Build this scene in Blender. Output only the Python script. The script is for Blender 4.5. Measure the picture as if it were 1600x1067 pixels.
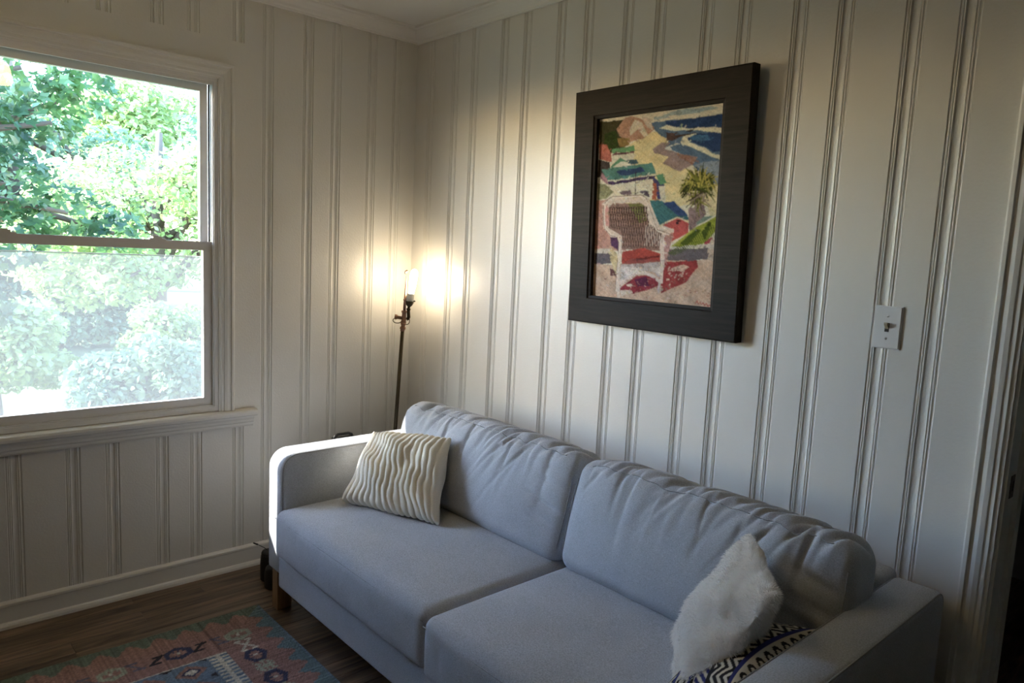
import bpy, bmesh, math, random
import numpy as np
from mathutils import Vector, Matrix

# ---------------------------------------------------------------- scene, camera, light
for o in list(bpy.data.objects):
    bpy.data.objects.remove(o, do_unlink=True)
scene = bpy.context.scene
COL = scene.collection
rng = np.random.default_rng(7)
random.seed(7)

# camera: 1600x1067 frame, focal length 1137.8 px
YAW, PITCH, ROLL = math.radians(137.734), math.radians(7.081), math.radians(2.751)
cy_, sy_, cp_, sp_ = math.cos(YAW), math.sin(YAW), math.cos(PITCH), math.sin(PITCH)
fwd = Vector((cy_ * cp_, sy_ * cp_, -sp_))
rgt = Vector((sy_, -cy_, 0.0))
upv = rgt.cross(fwd)
r2 = rgt * math.cos(ROLL) + upv * math.sin(ROLL)
u2 = upv * math.cos(ROLL) - rgt * math.sin(ROLL)
cam_data = bpy.data.cameras.new('camera')
cam_data.sensor_fit = 'HORIZONTAL'
cam_data.sensor_width = 36.0
cam_data.lens = 1137.82 / 1600.0 * 36.0
cam_data.clip_start = 0.02
cam = bpy.data.objects.new('camera', cam_data)
m = Matrix((r2, u2, -fwd)).transposed().to_4x4()
m.translation = Vector((3.0274, -2.0531, 1.4338))
cam.matrix_world = m
COL.objects.link(cam)
scene.camera = cam

# sky
SUN_DIR = Vector((1.0, 1.72, -1.10)).normalized()      # direction the light travels
world = bpy.data.worlds.new('sky')
scene.world = world
world.use_nodes = True
wn = world.node_tree
wn.nodes.clear()
sky = wn.nodes.new('ShaderNodeTexSky')
sky.sky_type = 'NISHITA'
sky.sun_disc = False
sky.sun_elevation = math.asin(-SUN_DIR.z)
sky.sun_rotation = math.atan2(-SUN_DIR.x, -SUN_DIR.y)
sky.air_density = 1.0
sky.dust_density = 0.4
sky.ozone_density = 3.0
bg = wn.nodes.new('ShaderNodeBackground')
bg.inputs['Strength'].default_value = 2.1
wo = wn.nodes.new('ShaderNodeOutputWorld')
wn.links.new(sky.outputs[0], bg.inputs[0])
wn.links.new(bg.outputs[0], wo.inputs[0])

# sun
sun_data = bpy.data.lights.new('sun', 'SUN')
sun_data.energy = 18.0
sun_data.angle = math.radians(0.6)
sun_data.color = (1.0, 0.95, 0.86)
sun = bpy.data.objects.new('sun', sun_data)
sun.rotation_euler = SUN_DIR.to_track_quat('-Z', 'Y').to_euler()
sun.location = (-6, -9, 8)
COL.objects.link(sun)

scene.view_settings.view_transform = 'Standard'
scene.view_settings.look = 'None'
scene.view_settings.gamma = 1.0
scene.view_settings.use_curve_mapping = False
scene.view_settings.exposure = 1.0

# ---------------------------------------------------------------- helpers
def link(o, parent=None):
    COL.objects.link(o)
    if parent is not None:
        o.parent = parent
    return o

def mesh_obj(name, verts, faces, mat, parent=None, smooth=False):
    me = bpy.data.meshes.new(name)
    me.from_pydata([tuple(map(float, v)) for v in verts], [], [tuple(int(i) for i in f) for f in faces])
    me.update()
    if smooth:
        me.polygons.foreach_set('use_smooth', [True] * len(me.polygons))
    if mat is not None:
        me.materials.append(mat)
    return link(bpy.data.objects.new(name, me), parent)

def bm_obj(name, bm, mat, parent=None, smooth=False):
    bmesh.ops.recalc_face_normals(bm, faces=bm.faces)
    me = bpy.data.meshes.new(name)
    bm.to_mesh(me)
    bm.free()
    if smooth:
        me.polygons.foreach_set('use_smooth', [True] * len(me.polygons))
    me.materials.append(mat)
    return link(bpy.data.objects.new(name, me), parent)

def thing(name, label, cat, loc=(0, 0, 0), group=None):
    o = bpy.data.objects.new(name, None)
    o.empty_display_size = 0.05
    o.location = loc
    COL.objects.link(o)
    return tag(o, label, cat, group)

def tag(o, label=None, cat=None, group=None, kind=None):
    if label: o['label'] = label
    if cat: o['category'] = cat
    if group: o['group'] = group
    if kind: o['kind'] = kind
    return o

def adopt(parent, *objs):
    """parent meshes that were built in world space to a thing placed at its base"""
    for o in objs:
        o.parent = parent
        o.matrix_parent_inverse = Matrix.Translation(parent.location).inverted()

def add_box(bm, lo, hi):
    xs, ys, zs = (lo[0], hi[0]), (lo[1], hi[1]), (lo[2], hi[2])
    v = [bm.verts.new((xs[i], ys[j], zs[k])) for i in (0, 1) for j in (0, 1) for k in (0, 1)]
    for f in ((0, 1, 3, 2), (4, 6, 7, 5), (0, 4, 5, 1), (2, 3, 7, 6), (0, 2, 6, 4), (1, 5, 7, 3)):
        bm.faces.new([v[i] for i in f])

def box_obj(name, lo, hi, mat, parent=None, bevel=0.0):
    bm = bmesh.new()
    add_box(bm, lo, hi)
    if bevel:
        bmesh.ops.bevel(bm, geom=list(bm.edges), offset=bevel, segments=2, profile=0.5, affect='EDGES')
    return bm_obj(name, bm, mat, parent)

def tube_data(pts, radii, seg=12, cap=True):
    pts = [Vector(p) for p in pts]
    if not hasattr(radii, '__len__'):
        radii = [radii] * len(pts)
    verts, faces = [], []
    ref = None
    for i, p in enumerate(pts):
        a = pts[max(i - 1, 0)]
        b = pts[min(i + 1, len(pts) - 1)]
        t = (b - a).normalized()
        if ref is None:
            ref = Vector((0, 0, 1)) if abs(t.z) < 0.9 else Vector((1, 0, 0))
        n = (ref - t * ref.dot(t)).normalized()
        ref = n
        bq = t.cross(n)
        for k in range(seg):
            an = 2 * math.pi * k / seg
            verts.append(p + (n * math.cos(an) + bq * math.sin(an)) * radii[i])
    for i in range(len(pts) - 1):
        for k in range(seg):
            k2 = (k + 1) % seg
            faces.append((i * seg + k, i * seg + k2, (i + 1) * seg + k2, (i + 1) * seg + k))
    if cap:
        faces.append(tuple(range(seg))[::-1])
        faces.append(tuple((len(pts) - 1) * seg + k for k in range(seg)))
    return verts, faces

def tube_obj(name, pts, radii, mat, parent=None, seg=12):
    v, f = tube_data(pts, radii, seg)
    return mesh_obj(name, v, f, mat, parent, smooth=True)

def extrude_profile(name, prof, axis_map, a, b, mat, parent=None, closed=True):
    """prof: list of 2-D points; axis_map(p, t) -> 3-D point; extruded from t=a to t=b with end caps"""
    n = len(prof)
    verts = [axis_map(p, a) for p in prof] + [axis_map(p, b) for p in prof]
    faces = [(i, (i + 1) % n, n + (i + 1) % n, n + i) for i in range(n if closed else n - 1)]
    faces += [tuple(range(n))[::-1], tuple(range(n, 2 * n))]
    bm = bmesh.new()
    bv = [bm.verts.new(v) for v in verts]
    for f in faces:
        bm.faces.new([bv[i] for i in f])
    return bm_obj(name, bm, mat, parent)

# ---------------------------------------------------------------- materials
def srgb(r, g, b):
    return tuple(((c / 255.0) / 12.92 if c / 255.0 <= 0.04045 else ((c / 255.0 + 0.055) / 1.055) ** 2.4) for c in (r, g, b)) + (1.0,)

def new_mat(name):
    mt = bpy.data.materials.new(name)
    mt.use_nodes = True
    nt = mt.node_tree
    return mt, nt, nt.nodes['Principled BSDF']

def N(nt, kind, **kw):
    n = nt.nodes.new(kind)
    for k, v in kw.items():
        if k.startswith('i_'):
            n.inputs[k[2:].replace('_', ' ')].default_value = v
        else:
            setattr(n, k, v)
    return n

def plain(name, col, rough=0.5, metal=0.0, bump=0.0, bscale=60.0, var=0.0, vscale=8.0, spec=0.5):
    mt, nt, b = new_mat(name)
    b.inputs['Roughness'].default_value = rough
    b.inputs['Metallic'].default_value = metal
    b.inputs['Specular IOR Level'].default_value = spec
    tc = N(nt, 'ShaderNodeTexCoord')
    if var:
        no = N(nt, 'ShaderNodeTexNoise', i_Scale=vscale, i_Detail=5.0)
        nt.links.new(tc.outputs['Object'], no.inputs['Vector'])
        mix = N(nt, 'ShaderNodeMix', data_type='RGBA')
        mix.inputs[6].default_value = tuple(c * (1 - var) for c in col[:3]) + (1,)
        mix.inputs[7].default_value = tuple(min(1, c * (1 + var)) for c in col[:3]) + (1,)
        nt.links.new(no.outputs[0], mix.inputs[0])
        nt.links.new(mix.outputs[2], b.inputs['Base Color'])
    else:
        b.inputs['Base Color'].default_value = col
    if bump:
        no2 = N(nt, 'ShaderNodeTexNoise', i_Scale=bscale, i_Detail=3.0)
        nt.links.new(tc.outputs['Object'], no2.inputs['Vector'])
        bp = N(nt, 'ShaderNodeBump', i_Strength=bump, i_Distance=0.002)
        nt.links.new(no2.outputs[0], bp.inputs['Height'])
        nt.links.new(bp.outputs[0], b.inputs['Normal'])
    return mt

def wood(name, dark, light, rough=0.4, axis='Y', per_object=0.0, scale=1.0):
    """stretched-noise wood grain running along one axis"""
    mt, nt, b = new_mat(name)
    b.inputs['Roughness'].default_value = rough
    tc = N(nt, 'ShaderNodeTexCoord')
    oi = N(nt, 'ShaderNodeObjectInfo')
    mp = N(nt, 'ShaderNodeMapping')
    s = [26.0 * scale, 26.0 * scale, 26.0 * scale]
    s['XYZ'.index(axis)] = 1.6 * scale
    mp.inputs['Scale'].default_value = s
    add = N(nt, 'ShaderNodeVectorMath', operation='ADD')
    mulr = N(nt, 'ShaderNodeVectorMath', operation='SCALE')
    comb = N(nt, 'ShaderNodeCombineXYZ')
    nt.links.new(oi.outputs['Random'], comb.inputs[0])
    nt.links.new(oi.outputs['Random'], comb.inputs[1])
    nt.links.new(comb.outputs[0], mulr.inputs[0])
    mulr.inputs['Scale'].default_value = 17.0
    nt.links.new(tc.outputs['Object'], add.inputs[0])
    nt.links.new(mulr.outputs[0], add.inputs[1])
    nt.links.new(add.outputs[0], mp.inputs[0])
    no = N(nt, 'ShaderNodeTexNoise', i_Scale=1.0, i_Detail=8.0, i_Roughness=0.65, i_Distortion=1.2)
    nt.links.new(mp.outputs[0], no.inputs['Vector'])
    cr = N(nt, 'ShaderNodeValToRGB')
    cr.color_ramp.elements[0].position = 0.34
    cr.color_ramp.elements[0].color = dark
    cr.color_ramp.elements[1].position = 0.66
    cr.color_ramp.elements[1].color = light
    nt.links.new(no.outputs[0], cr.inputs[0])
    last = cr.outputs[0]
    if per_object:
        hs = N(nt, 'ShaderNodeHueSaturation')
        mr = N(nt, 'ShaderNodeMapRange')
        mr.inputs['To Min'].default_value = 1 - per_object
        mr.inputs['To Max'].default_value = 1 + per_object
        nt.links.new(oi.outputs['Random'], mr.inputs['Value'])
        nt.links.new(mr.outputs[0], hs.inputs['Value'])
        nt.links.new(last, hs.inputs['Color'])
        last = hs.outputs[0]
    nt.links.new(last, b.inputs['Base Color'])
    bp = N(nt, 'ShaderNodeBump', i_Strength=0.25, i_Distance=0.001)
    nt.links.new(no.outputs[0], bp.inputs['Height'])
    nt.links.new(bp.outputs[0], b.inputs['Normal'])
    return mt

def fabric(name, col, scale=800.0, var=0.34, stretch=(1.0, 1.0, 3.0), rough=0.9, bump=0.35):
    """melange woven cloth"""
    mt, nt, b = new_mat(name)
    b.inputs['Roughness'].default_value = rough
    b.inputs['Specular IOR Level'].default_value = 0.2
    b.inputs['Sheen Weight'].default_value = 0.15
    tc = N(nt, 'ShaderNodeTexCoord')
    mp = N(nt, 'ShaderNodeMapping')
    mp.inputs['Scale'].default_value = stretch
    nt.links.new(tc.outputs['Object'], mp.inputs[0])
    no = N(nt, 'ShaderNodeTexNoise', i_Scale=scale * 0.35, i_Detail=3.0)
    big = N(nt, 'ShaderNodeTexNoise', i_Scale=7.0, i_Detail=4.0)
    nt.links.new(mp.outputs[0], no.inputs['Vector'])
    nt.links.new(tc.outputs['Object'], big.inputs['Vector'])
    ad = N(nt, 'ShaderNodeMath', operation='MULTIPLY_ADD')
    ad.inputs[1].default_value = 0.25
    nt.links.new(big.outputs[0], ad.inputs[0])
    nt.links.new(no.outputs[0], ad.inputs[2])
    mr = N(nt, 'ShaderNodeMapRange')
    mr.inputs['From Min'].default_value = 0.35
    mr.inputs['From Max'].default_value = 0.90
    nt.links.new(ad.outputs[0], mr.inputs['Value'])
    mix = N(nt, 'ShaderNodeMix', data_type='RGBA')
    mix.inputs[6].default_value = tuple(c * (1 - var) for c in col[:3]) + (1,)
    mix.inputs[7].default_value = tuple(min(1, c * (1 + var)) for c in col[:3]) + (1,)
    nt.links.new(mr.outputs[0], mix.inputs[0])
    nt.links.new(mix.outputs[2], b.inputs['Base Color'])
    bp = N(nt, 'ShaderNodeBump', i_Strength=bump, i_Distance=0.0006)
    nt.links.new(no.outputs[0], bp.inputs['Height'])
    nt.links.new(bp.outputs[0], b.inputs['Normal'])
    return mt

def printed(name, rough=0.7, bump=0.3, bscale=500.0, weave=0.0):
    """pigment colours woven or printed into the surface, read from the mesh's colour attribute"""
    mt, nt, b = new_mat(name)
    b.inputs['Roughness'].default_value = rough
    b.inputs['Specular IOR Level'].default_value = 0.3
    at = N(nt, 'ShaderNodeVertexColor', layer_name='print')
    tc = N(nt, 'ShaderNodeTexCoord')
    no = N(nt, 'ShaderNodeTexNoise', i_Scale=bscale, i_Detail=2.0)
    mp = N(nt, 'ShaderNodeMapping')
    mp.inputs['Scale'].default_value = (1.0, 0.12, 1.0) if weave else (1, 1, 1)
    nt.links.new(tc.outputs['Object'], mp.inputs[0])
    nt.links.new(mp.outputs[0], no.inputs['Vector'])
    hs = N(nt, 'ShaderNodeHueSaturation')
    mr = N(nt, 'ShaderNodeMapRange')
    mr.inputs['To Min'].default_value = 1 - 0.3 - weave
    mr.inputs['To Max'].default_value = 1 + 0.3 + weave
    nt.links.new(no.outputs[0], mr.inputs['Value'])
    nt.links.new(mr.outputs[0], hs.inputs['Value'])
    nt.links.new(at.outputs[0], hs.inputs['Color'])
    nt.links.new(hs.outputs[0], b.inputs['Base Color'])
    bp = N(nt, 'ShaderNodeBump', i_Strength=bump, i_Distance=0.001)
    nt.links.new(no.outputs[0], bp.inputs['Height'])
    nt.links.new(bp.outputs[0], b.inputs['Normal'])
    return mt

def emitter(name, col, strength):
    mt, nt, b = new_mat(name)
    b.inputs['Base Color'].default_value = col
    b.inputs['Emission Color'].default_value = col
    b.inputs['Emission Strength'].default_value = strength
    return mt

def glass_pane(name):
    mt, nt, b = new_mat(name)
    nt.nodes.remove(b)
    tr = N(nt, 'ShaderNodeBsdfTransparent')
    gl = N(nt, 'ShaderNodeBsdfGlossy')
    gl.inputs['Roughness'].default_value = 0.0
    lw = N(nt, 'ShaderNodeLayerWeight', i_Blend=0.5)
    pw = N(nt, 'ShaderNodeMath', operation='POWER')
    pw.inputs[1].default_value = 5.0
    fr = N(nt, 'ShaderNodeMath', operation='MULTIPLY_ADD')
    fr.inputs[1].default_value = 0.96
    fr.inputs[2].default_value = 0.04
    nt.links.new(lw.outputs['Facing'], pw.inputs[0])
    nt.links.new(pw.outputs[0], fr.inputs[0])
    mx = N(nt, 'ShaderNodeMixShader')
    nt.links.new(fr.outputs[0], mx.inputs[0])
    nt.links.new(tr.outputs[0], mx.inputs[1])
    nt.links.new(gl.outputs[0], mx.inputs[2])
    nt.links.new(mx.outputs[0], nt.nodes['Material Output'].inputs[0])
    return mt

def screen_mesh(name, cover=0.30):
    """fine pale insect screen: threads too fine to see, so part see-through, part bright cloth"""
    mt, nt, b = new_mat(name)
    nt.nodes.remove(b)
    tr = N(nt, 'ShaderNodeBsdfTransparent')
    df = N(nt, 'ShaderNodeBsdfDiffuse')
    df.inputs['Color'].default_value = (0.175, 0.18, 0.19, 1)
    tl = N(nt, 'ShaderNodeBsdfTranslucent')
    tl.inputs['Color'].default_value = (0.175, 0.18, 0.19, 1)
    m1 = N(nt, 'ShaderNodeMixShader')
    m1.inputs[0].default_value = 0.6
    nt.links.new(df.outputs[0], m1.inputs[1])
    nt.links.new(tl.outputs[0], m1.inputs[2])
    m2 = N(nt, 'ShaderNodeMixShader')
    m2.inputs[0].default_value = cover
    nt.links.new(tr.outputs[0], m2.inputs[1])
    nt.links.new(m1.outputs[0], m2.inputs[2])
    nt.links.new(m2.outputs[0], nt.nodes['Material Output'].inputs[0])
    return mt

def leaf_mat(name, c1, c2, trans=0.5):
    mt, nt, b = new_mat(name)
    nt.nodes.remove(b)
    tc = N(nt, 'ShaderNodeTexCoord')
    no = N(nt, 'ShaderNodeTexNoise', i_Scale=1.8, i_Detail=6.0)
    nt.links.new(tc.outputs['Object'], no.inputs['Vector'])
    cr = N(nt, 'ShaderNodeValToRGB')
    cr.color_ramp.elements[0].position = 0.35
    cr.color_ramp.elements[0].color = c1
    cr.color_ramp.elements[1].position = 0.65
    cr.color_ramp.elements[1].color = c2
    nt.links.new(no.outputs[0], cr.inputs[0])
    df = N(nt, 'ShaderNodeBsdfDiffuse')
    tl = N(nt, 'ShaderNodeBsdfTranslucent')
    nt.links.new(cr.outputs[0], df.inputs['Color'])
    nt.links.new(cr.outputs[0], tl.inputs['Color'])
    mx = N(nt, 'ShaderNodeMixShader')
    mx.inputs[0].default_value = trans
    nt.links.new(df.outputs[0], mx.inputs[1])
    nt.links.new(tl.outputs[0], mx.inputs[2])
    gl = N(nt, 'ShaderNodeBsdfGlossy')
    gl.inputs['Roughness'].default_value = 0.35
    m2 = N(nt, 'ShaderNodeMixShader')
    m2.inputs[0].default_value = 0.04
    nt.links.new(mx.outputs[0], m2.inputs[1])
    nt.links.new(gl.outputs[0], m2.inputs[2])
    nt.links.new(m2.outputs[0], nt.nodes['Material Output'].inputs[0])
    return mt

M = {}
M['paint'] = plain('cream_wall_paint', (0.66, 0.645, 0.61, 1), rough=0.38, bump=0.25, bscale=120.0, var=0.02, vscale=3.0)
M['trim'] = plain('cream_trim_paint', (0.69, 0.675, 0.64, 1), rough=0.5, bump=0.15, bscale=60.0, var=0.02)
M['ceiling'] = plain('ceiling_paint', (0.68, 0.665, 0.63, 1), rough=0.8, bump=0.2, bscale=90.0)
M['vinyl'] = plain('window_vinyl', (0.70, 0.69, 0.68, 1), rough=0.35, var=0.02)
M['gasket'] = plain('window_gasket', (0.02, 0.02, 0.022, 1), rough=0.6, var=0.1)
M['plaster'] = plain('plain_wall_paint', (0.26, 0.24, 0.215, 1), rough=0.6, var=0.03)
M['hall'] = plain('hall_paint', (0.45, 0.46, 0.48, 1), rough=0.7, var=0.03)
M['floor'] = wood('dark_oak_floor', (0.030, 0.019, 0.012, 1), (0.225, 0.150, 0.100, 1), rough=0.40, axis='Y', per_object=0.35)
M['subfloor'] = plain('subfloor', (0.02, 0.014, 0.01, 1), rough=0.9, var=0.1)
M['legwood'] = wood('sofa_leg_oak', (0.20, 0.115, 0.06, 1), (0.34, 0.21, 0.115, 1), rough=0.5, axis='Z', scale=1.5)
M['framewood'] = wood('espresso_frame', (0.010, 0.0075, 0.006, 1), (0.024, 0.018, 0.014, 1), rough=0.62, axis='X', scale=2.0)
M['framewood'].node_tree.nodes['Principled BSDF'].inputs['Specular IOR Level'].default_value = 0.18
M['sofa'] = fabric('sofa_grey_weave', (0.42, 0.445, 0.49, 1))
M['seam'] = fabric('sofa_seam_thread', (0.31, 0.325, 0.35, 1))
M['plush'] = fabric('cream_plush', (0.80, 0.745, 0.62, 1), scale=1500.0, var=0.12, bump=0.6, stretch=(1, 1, 1))
M['furbase'] = plain('fur_backing', (0.90, 0.88, 0.85, 1), rough=0.95, var=0.06, vscale=30.0, spec=0.1)
M['fur'] = leaf_mat('fur_fibre', (0.90, 0.88, 0.85, 1), (0.96, 0.95, 0.93, 1), 0.5)
M['navy'] = printed('indigo_block_print', rough=0.9, bump=0.4, bscale=900.0)
M['rug'] = printed('flatweave_wool', rough=0.95, bump=0.6, bscale=420.0, weave=0.25)
M['art'] = printed('watercolour_print', rough=0.8, bump=0.05, bscale=200.0)
M['art'].node_tree.nodes['Principled BSDF'].inputs['Specular IOR Level'].default_value = 0.08
M['bronze'] = plain('dark_bronze_pipe', (0.075, 0.060, 0.040, 1), rough=0.38, metal=0.85, var=0.25, vscale=40.0)
M['copper'] = plain('aged_copper_fitting', (0.30, 0.17, 0.115, 1), rough=0.4, metal=0.8, var=0.25, vscale=60.0)
M['socket'] = plain('grey_socket', (0.30, 0.30, 0.28, 1), rough=0.45, metal=0.3, var=0.1)
M['bulb'] = emitter('lit_bulb', (1.0, 0.82, 0.56, 1), 50.0)
M['shade'] = emitter('amber_glass_lit', (1.0, 0.70, 0.33, 1), 13.0)
M['black'] = plain('black_plastic', (0.012, 0.012, 0.013, 1), rough=0.5, bump=0.3, bscale=300.0, var=0.2)
M['switch'] = plain('switch_plate_plastic', (0.66, 0.66, 0.66, 1), rough=0.3, var=0.01)
M['toggle'] = plain('ivory_toggle', (0.42, 0.39, 0.28, 1), rough=0.35, var=0.03)
M['screw'] = plain('painted_screw', (0.5, 0.49, 0.46, 1), rough=0.3, metal=0.5, var=0.05)
M['steel'] = plain('worn_strike_steel', (0.10, 0.095, 0.09, 1), rough=0.35, metal=0.9, var=0.3, vscale=80.0)
M['glass'] = glass_pane('window_glass')
M['screen'] = screen_mesh('insect_screen')
M['grass'] = plain('lawn', (0.11, 0.13, 0.07, 1), rough=0.95, bump=0.8, bscale=20.0, var=0.35, vscale=3.0, spec=0.1)
M['bark'] = plain('bark', (0.10, 0.08, 0.06, 1), rough=0.95, bump=0.8, bscale=30.0, var=0.3)
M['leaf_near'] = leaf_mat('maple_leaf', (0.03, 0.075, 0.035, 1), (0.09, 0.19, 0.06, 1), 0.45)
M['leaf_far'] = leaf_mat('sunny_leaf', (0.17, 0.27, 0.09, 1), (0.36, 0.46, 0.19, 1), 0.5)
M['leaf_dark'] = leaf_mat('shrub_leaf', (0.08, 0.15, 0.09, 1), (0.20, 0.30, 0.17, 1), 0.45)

# ---------------------------------------------------------------- room shell
H = 2.45                     # ceiling height
RX, RY = 4.30, -3.30         # far corner of the room behind the camera
WY0, WY1, WZ0, WZ1 = -0.943, -1.884, 0.709, 2.055      # window opening in wall_left
DX0, DX1, DZ = 2.575, 3.385, 2.03                      # doorway in wall_right

def struct(o):
    o['kind'] = 'structure'
    return o

# profile of the bead-and-cove joint between two pine boards: (mm across, mm depth)
JW = 51.0
SPLIT = 15.9
JOINT_A = [(0, 0), (2.2, -4.6), (4.2, -4.6), (5.6, -1.8), (7.6, -1.8), (9.2, -5.2), (10.8, -2.4), (12.8, -2.4), (14.4, -6.0), (15.6, -9.0)]
JOINT_B = [(16.2, -9.0), (17.0, -5.0), (19.0, -6.3), (22.0, -7.5), (26.0, -8.0), (30.0, -7.4), (33.5, -5.8), (36.0, -3.0), (37.6, -5.8),
           (39.2, -5.8), (40.6, -2.2), (43.0, -2.2), (44.6, -5.2), (47.8, -5.2), (51.0, 0)]

def board_profile(j0, j1):
    """cross-section of one board between joint centres j0 < j1 (None = square end): (along, depth) front points"""
    pts = []
    if j0[1]:
        pts += [(j0[0] + (t - JW / 2) / 1000, d * 0.62 / 1000) for t, d in JOINT_B]
    else:
        pts += [(j0[0], 0)]
    if j1[1]:
        pts += [(j1[0] + (t - JW / 2) / 1000, d * 0.62 / 1000) for t, d in JOINT_A]
    else:
        pts += [(j1[0], 0)]
    return [(pts[0][0], -0.0125)] + pts + [(pts[-1][0], -0.0125)]

RIGHT_J = [0.124, 0.308, 0.446, 0.638, 0.776, 0.966, 1.108, 1.294, 1.433, 1.619, 1.752, 1.932, 2.065, 2.244, 2.372]
LEFT_J = [0.110, 0.244, 0.425, 0.559, 0.738, 0.862, 1.037, 1.168, 1.347, 1.480, 1.664, 1.797, 1.978, 2.111, 2.294, 2.43, 2.61, 2.745, 2.93, 3.06]

# wall_right (y = 0), with doorway
bm = bmesh.new()
add_box(bm, (-0.08, 0.0125, 0), (DX0 - 0.02, 0.13, H))
add_box(bm, (DX1 + 0.02, 0.0125, 0), (RX, 0.13, H))
add_box(bm, (DX0 - 0.02, 0.0125, DZ + 0.02), (DX1 + 0.02, 0.13, H))
add_box(bm, (DX1 + 0.02, 0.0, 0), (RX, 0.0125, H))
add_box(bm, (DX0 - 0.02, 0.0, DZ + 0.02), (DX1 + 0.02, 0.0125, H))
wall_right = struct(bm_obj('wall_right', bm, M['paint']))
js = [(0.0, False)] + [(j, True) for j in RIGHT_J] + [(DX0 - 0.02, False)]
for a, b in zip(js[:-1], js[1:]):
    # seen from the room the boards run to the right, depth into the wall is +y
    extrude_profile('plank', board_profile(a, b), lambda p, t: (p[0], -p[1], t), 0.0, H, M['paint'], wall_right)

# wall_left (x = 0), with window opening
bm = bmesh.new()
for lo, hi in (((WY0, 0.0), (0.0125, H)), ((RY, 0.0), (WY1, H))):
    add_box(bm, (-0.08, lo[0], 0), (-0.0125, hi[0], H))
add_box(bm, (-0.08, WY1, 0), (-0.0125, WY0, WZ0 - 0.015))
add_box(bm, (-0.08, WY1, WZ1), (-0.0125, WY0, H))
wall_left = struct(bm_obj('wall_left', bm, M['paint']))
FB = 0.781     # flat board beside the casing ends here (distance from corner)
def lplank(a, b, z0, z1):
    # joints are measured from the corner towards the camera; mirrored so that the profile reads left to right in view
    pr = board_profile((-b[0], b[1]), (-a[0], a[1]))
    return extrude_profile('plank', pr, lambda p, t: (p[1], p[0], t), z0, z1, M['paint'], wall_left)
js = [(0.0, False)] + [(j, True) for j in LEFT_J] + [(-RY, False)]
for a, b in zip(js[:-1], js[1:]):
    if b[0] < FB:
        lplank(a, b, 0.0, H)
    elif a[0] < FB:
        lplank(a, (FB, False), 0.0, H)
        lplank((FB, False), b, 0.0, 0.66)
        lplank((FB, False), b, 2.212, H)
    elif a[0] < 2.05:
        lplank(a, b, 0.0, 0.66)
        lplank(a, b, 2.212, H)
    else:
        lplank(a, b, 0.0, H)
# flat boards round the casing
for n, lo, hi in (('flat_board', (-0.0125, -0.905, 0.66), (0.0012, -FB, 2.212)), ('flat_board', (-0.0125, -2.05, 2.10), (0.0012, -0.905, 2.212)), ('flat_board', (-0.0125, -2.05, 0.66), (0.0012, -1.92, 2.10))):
    box_obj(n, lo, hi, M['paint'], wall_left)

# walls behind the camera
struct(box_obj('wall_back', (-0.08, RY - 0.1, 0), (RX + 0.1, RY, H), M['plaster']))
struct(box_obj('wall_far', (RX, RY, 0), (RX + 0.1, 0.13, H), M['plaster']))
# dim hall beyond the doorway
struct(box_obj('wall_hall_end', (1.0, 2.0, 0), (RX + 0.1, 2.1, H), M['hall']))
struct(box_obj('wall_hall_side', (1.0, 0.13, 0), (1.1, 2.0, H), M['hall']))
struct(box_obj('wall_hall_far', (RX, 0.13, 0), (RX + 0.1, 2.0, H), M['hall']))
struct(box_obj('ceiling', (-0.08, RY - 0.1, H), (RX + 0.1, 2.1, H + 0.1), M['ceiling']))

# unseen overhang added outside the window wall to block the higher sun
struct(box_obj('sun_block_eave', (-1.11, RY - 0.4, 2.50), (-0.08, 2.4, 2.62), M['trim']))

# floor of dark oak strips running along y
floor = struct(box_obj('floor', (-0.08, RY - 0.1, -0.10), (RX + 0.1, 2.1, -0.012), M['subfloor']))
PW = 0.083
plank_mesh = {}
def floor_plank(L):
    if L not in plank_mesh:
        bm = bmesh.new()
        add_box(bm, (0.0006, 0.0006, -0.012), (PW - 0.0006, L - 0.0006, 0.0))
        bmesh.ops.bevel(bm, geom=[e for e in bm.edges if all(v.co.z > -0.001 for v in e.verts)], offset=0.0009, segments=1, affect='EDGES')
        me = bpy.data.meshes.new('plank')
        bmesh.ops.recalc_face_normals(bm, faces=bm.faces)
        bm.to_mesh(me); bm.free()
        me.materials.append(M['floor'])
        plank_mesh[L] = me
    return plank_mesh[L]
row = 0
x = 0.0
while x < RX - 0.01:
    y = RY - random.choice([0.0, 0.25, 0.5, 0.75, 1.0])
    while y < 2.0:
        L = random.choice([0.75, 1.0, 1.25, 1.5])
        y1 = y + L
        if y1 > RY + 0.05:
            o = bpy.data.objects.new('plank', floor_plank(L))
            o.location = (x, y, 0)
            link(o, floor)
        y = y1
    x += PW

# crown moulding, mitred in the corner
CROWN = [(0.0, 2.384), (0.010, 2.384), (0.012, 2.392), (0.020, 2.397), (0.024, 2.406), (0.034, 2.420), (0.044, 2.430), (0.047, 2.437), (0.056, 2.440), (0.058, H), (0.0, H)]
def mitred(name, prof, place, mat):
    n = len(prof)
    verts = [place(d, z, 0) for d, z in prof] + [place(d, z, 1) for d, z in prof]
    bm = bmesh.new()
    bv = [bm.verts.new(v) for v in verts]
    for i in range(n):
        bm.faces.new((bv[i], bv[(i + 1) % n], bv[n + (i + 1) % n], bv[n + i]))
    bm.faces.new(bv[:n]); bm.faces.new(bv[n:])
    return struct(bm_obj(name, bm, mat))
mitred('trim_1', CROWN, lambda d, z, e: (d, -d if e == 0 else RY, z), M['trim'])
mitred('trim_2', CROWN, lambda d, z, e: (d if e == 0 else RX, -d, z), M['trim'])
BASE = [(0.0, 0.0), (0.026, 0.0), (0.025, 0.010), (0.021, 0.018), (0.014, 0.022), (0.014, 0.078), (0.017, 0.081), (0.017, 0.090), (0.012, 0.095), (0.004, 0.097), (0.0, 0.097)]
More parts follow.
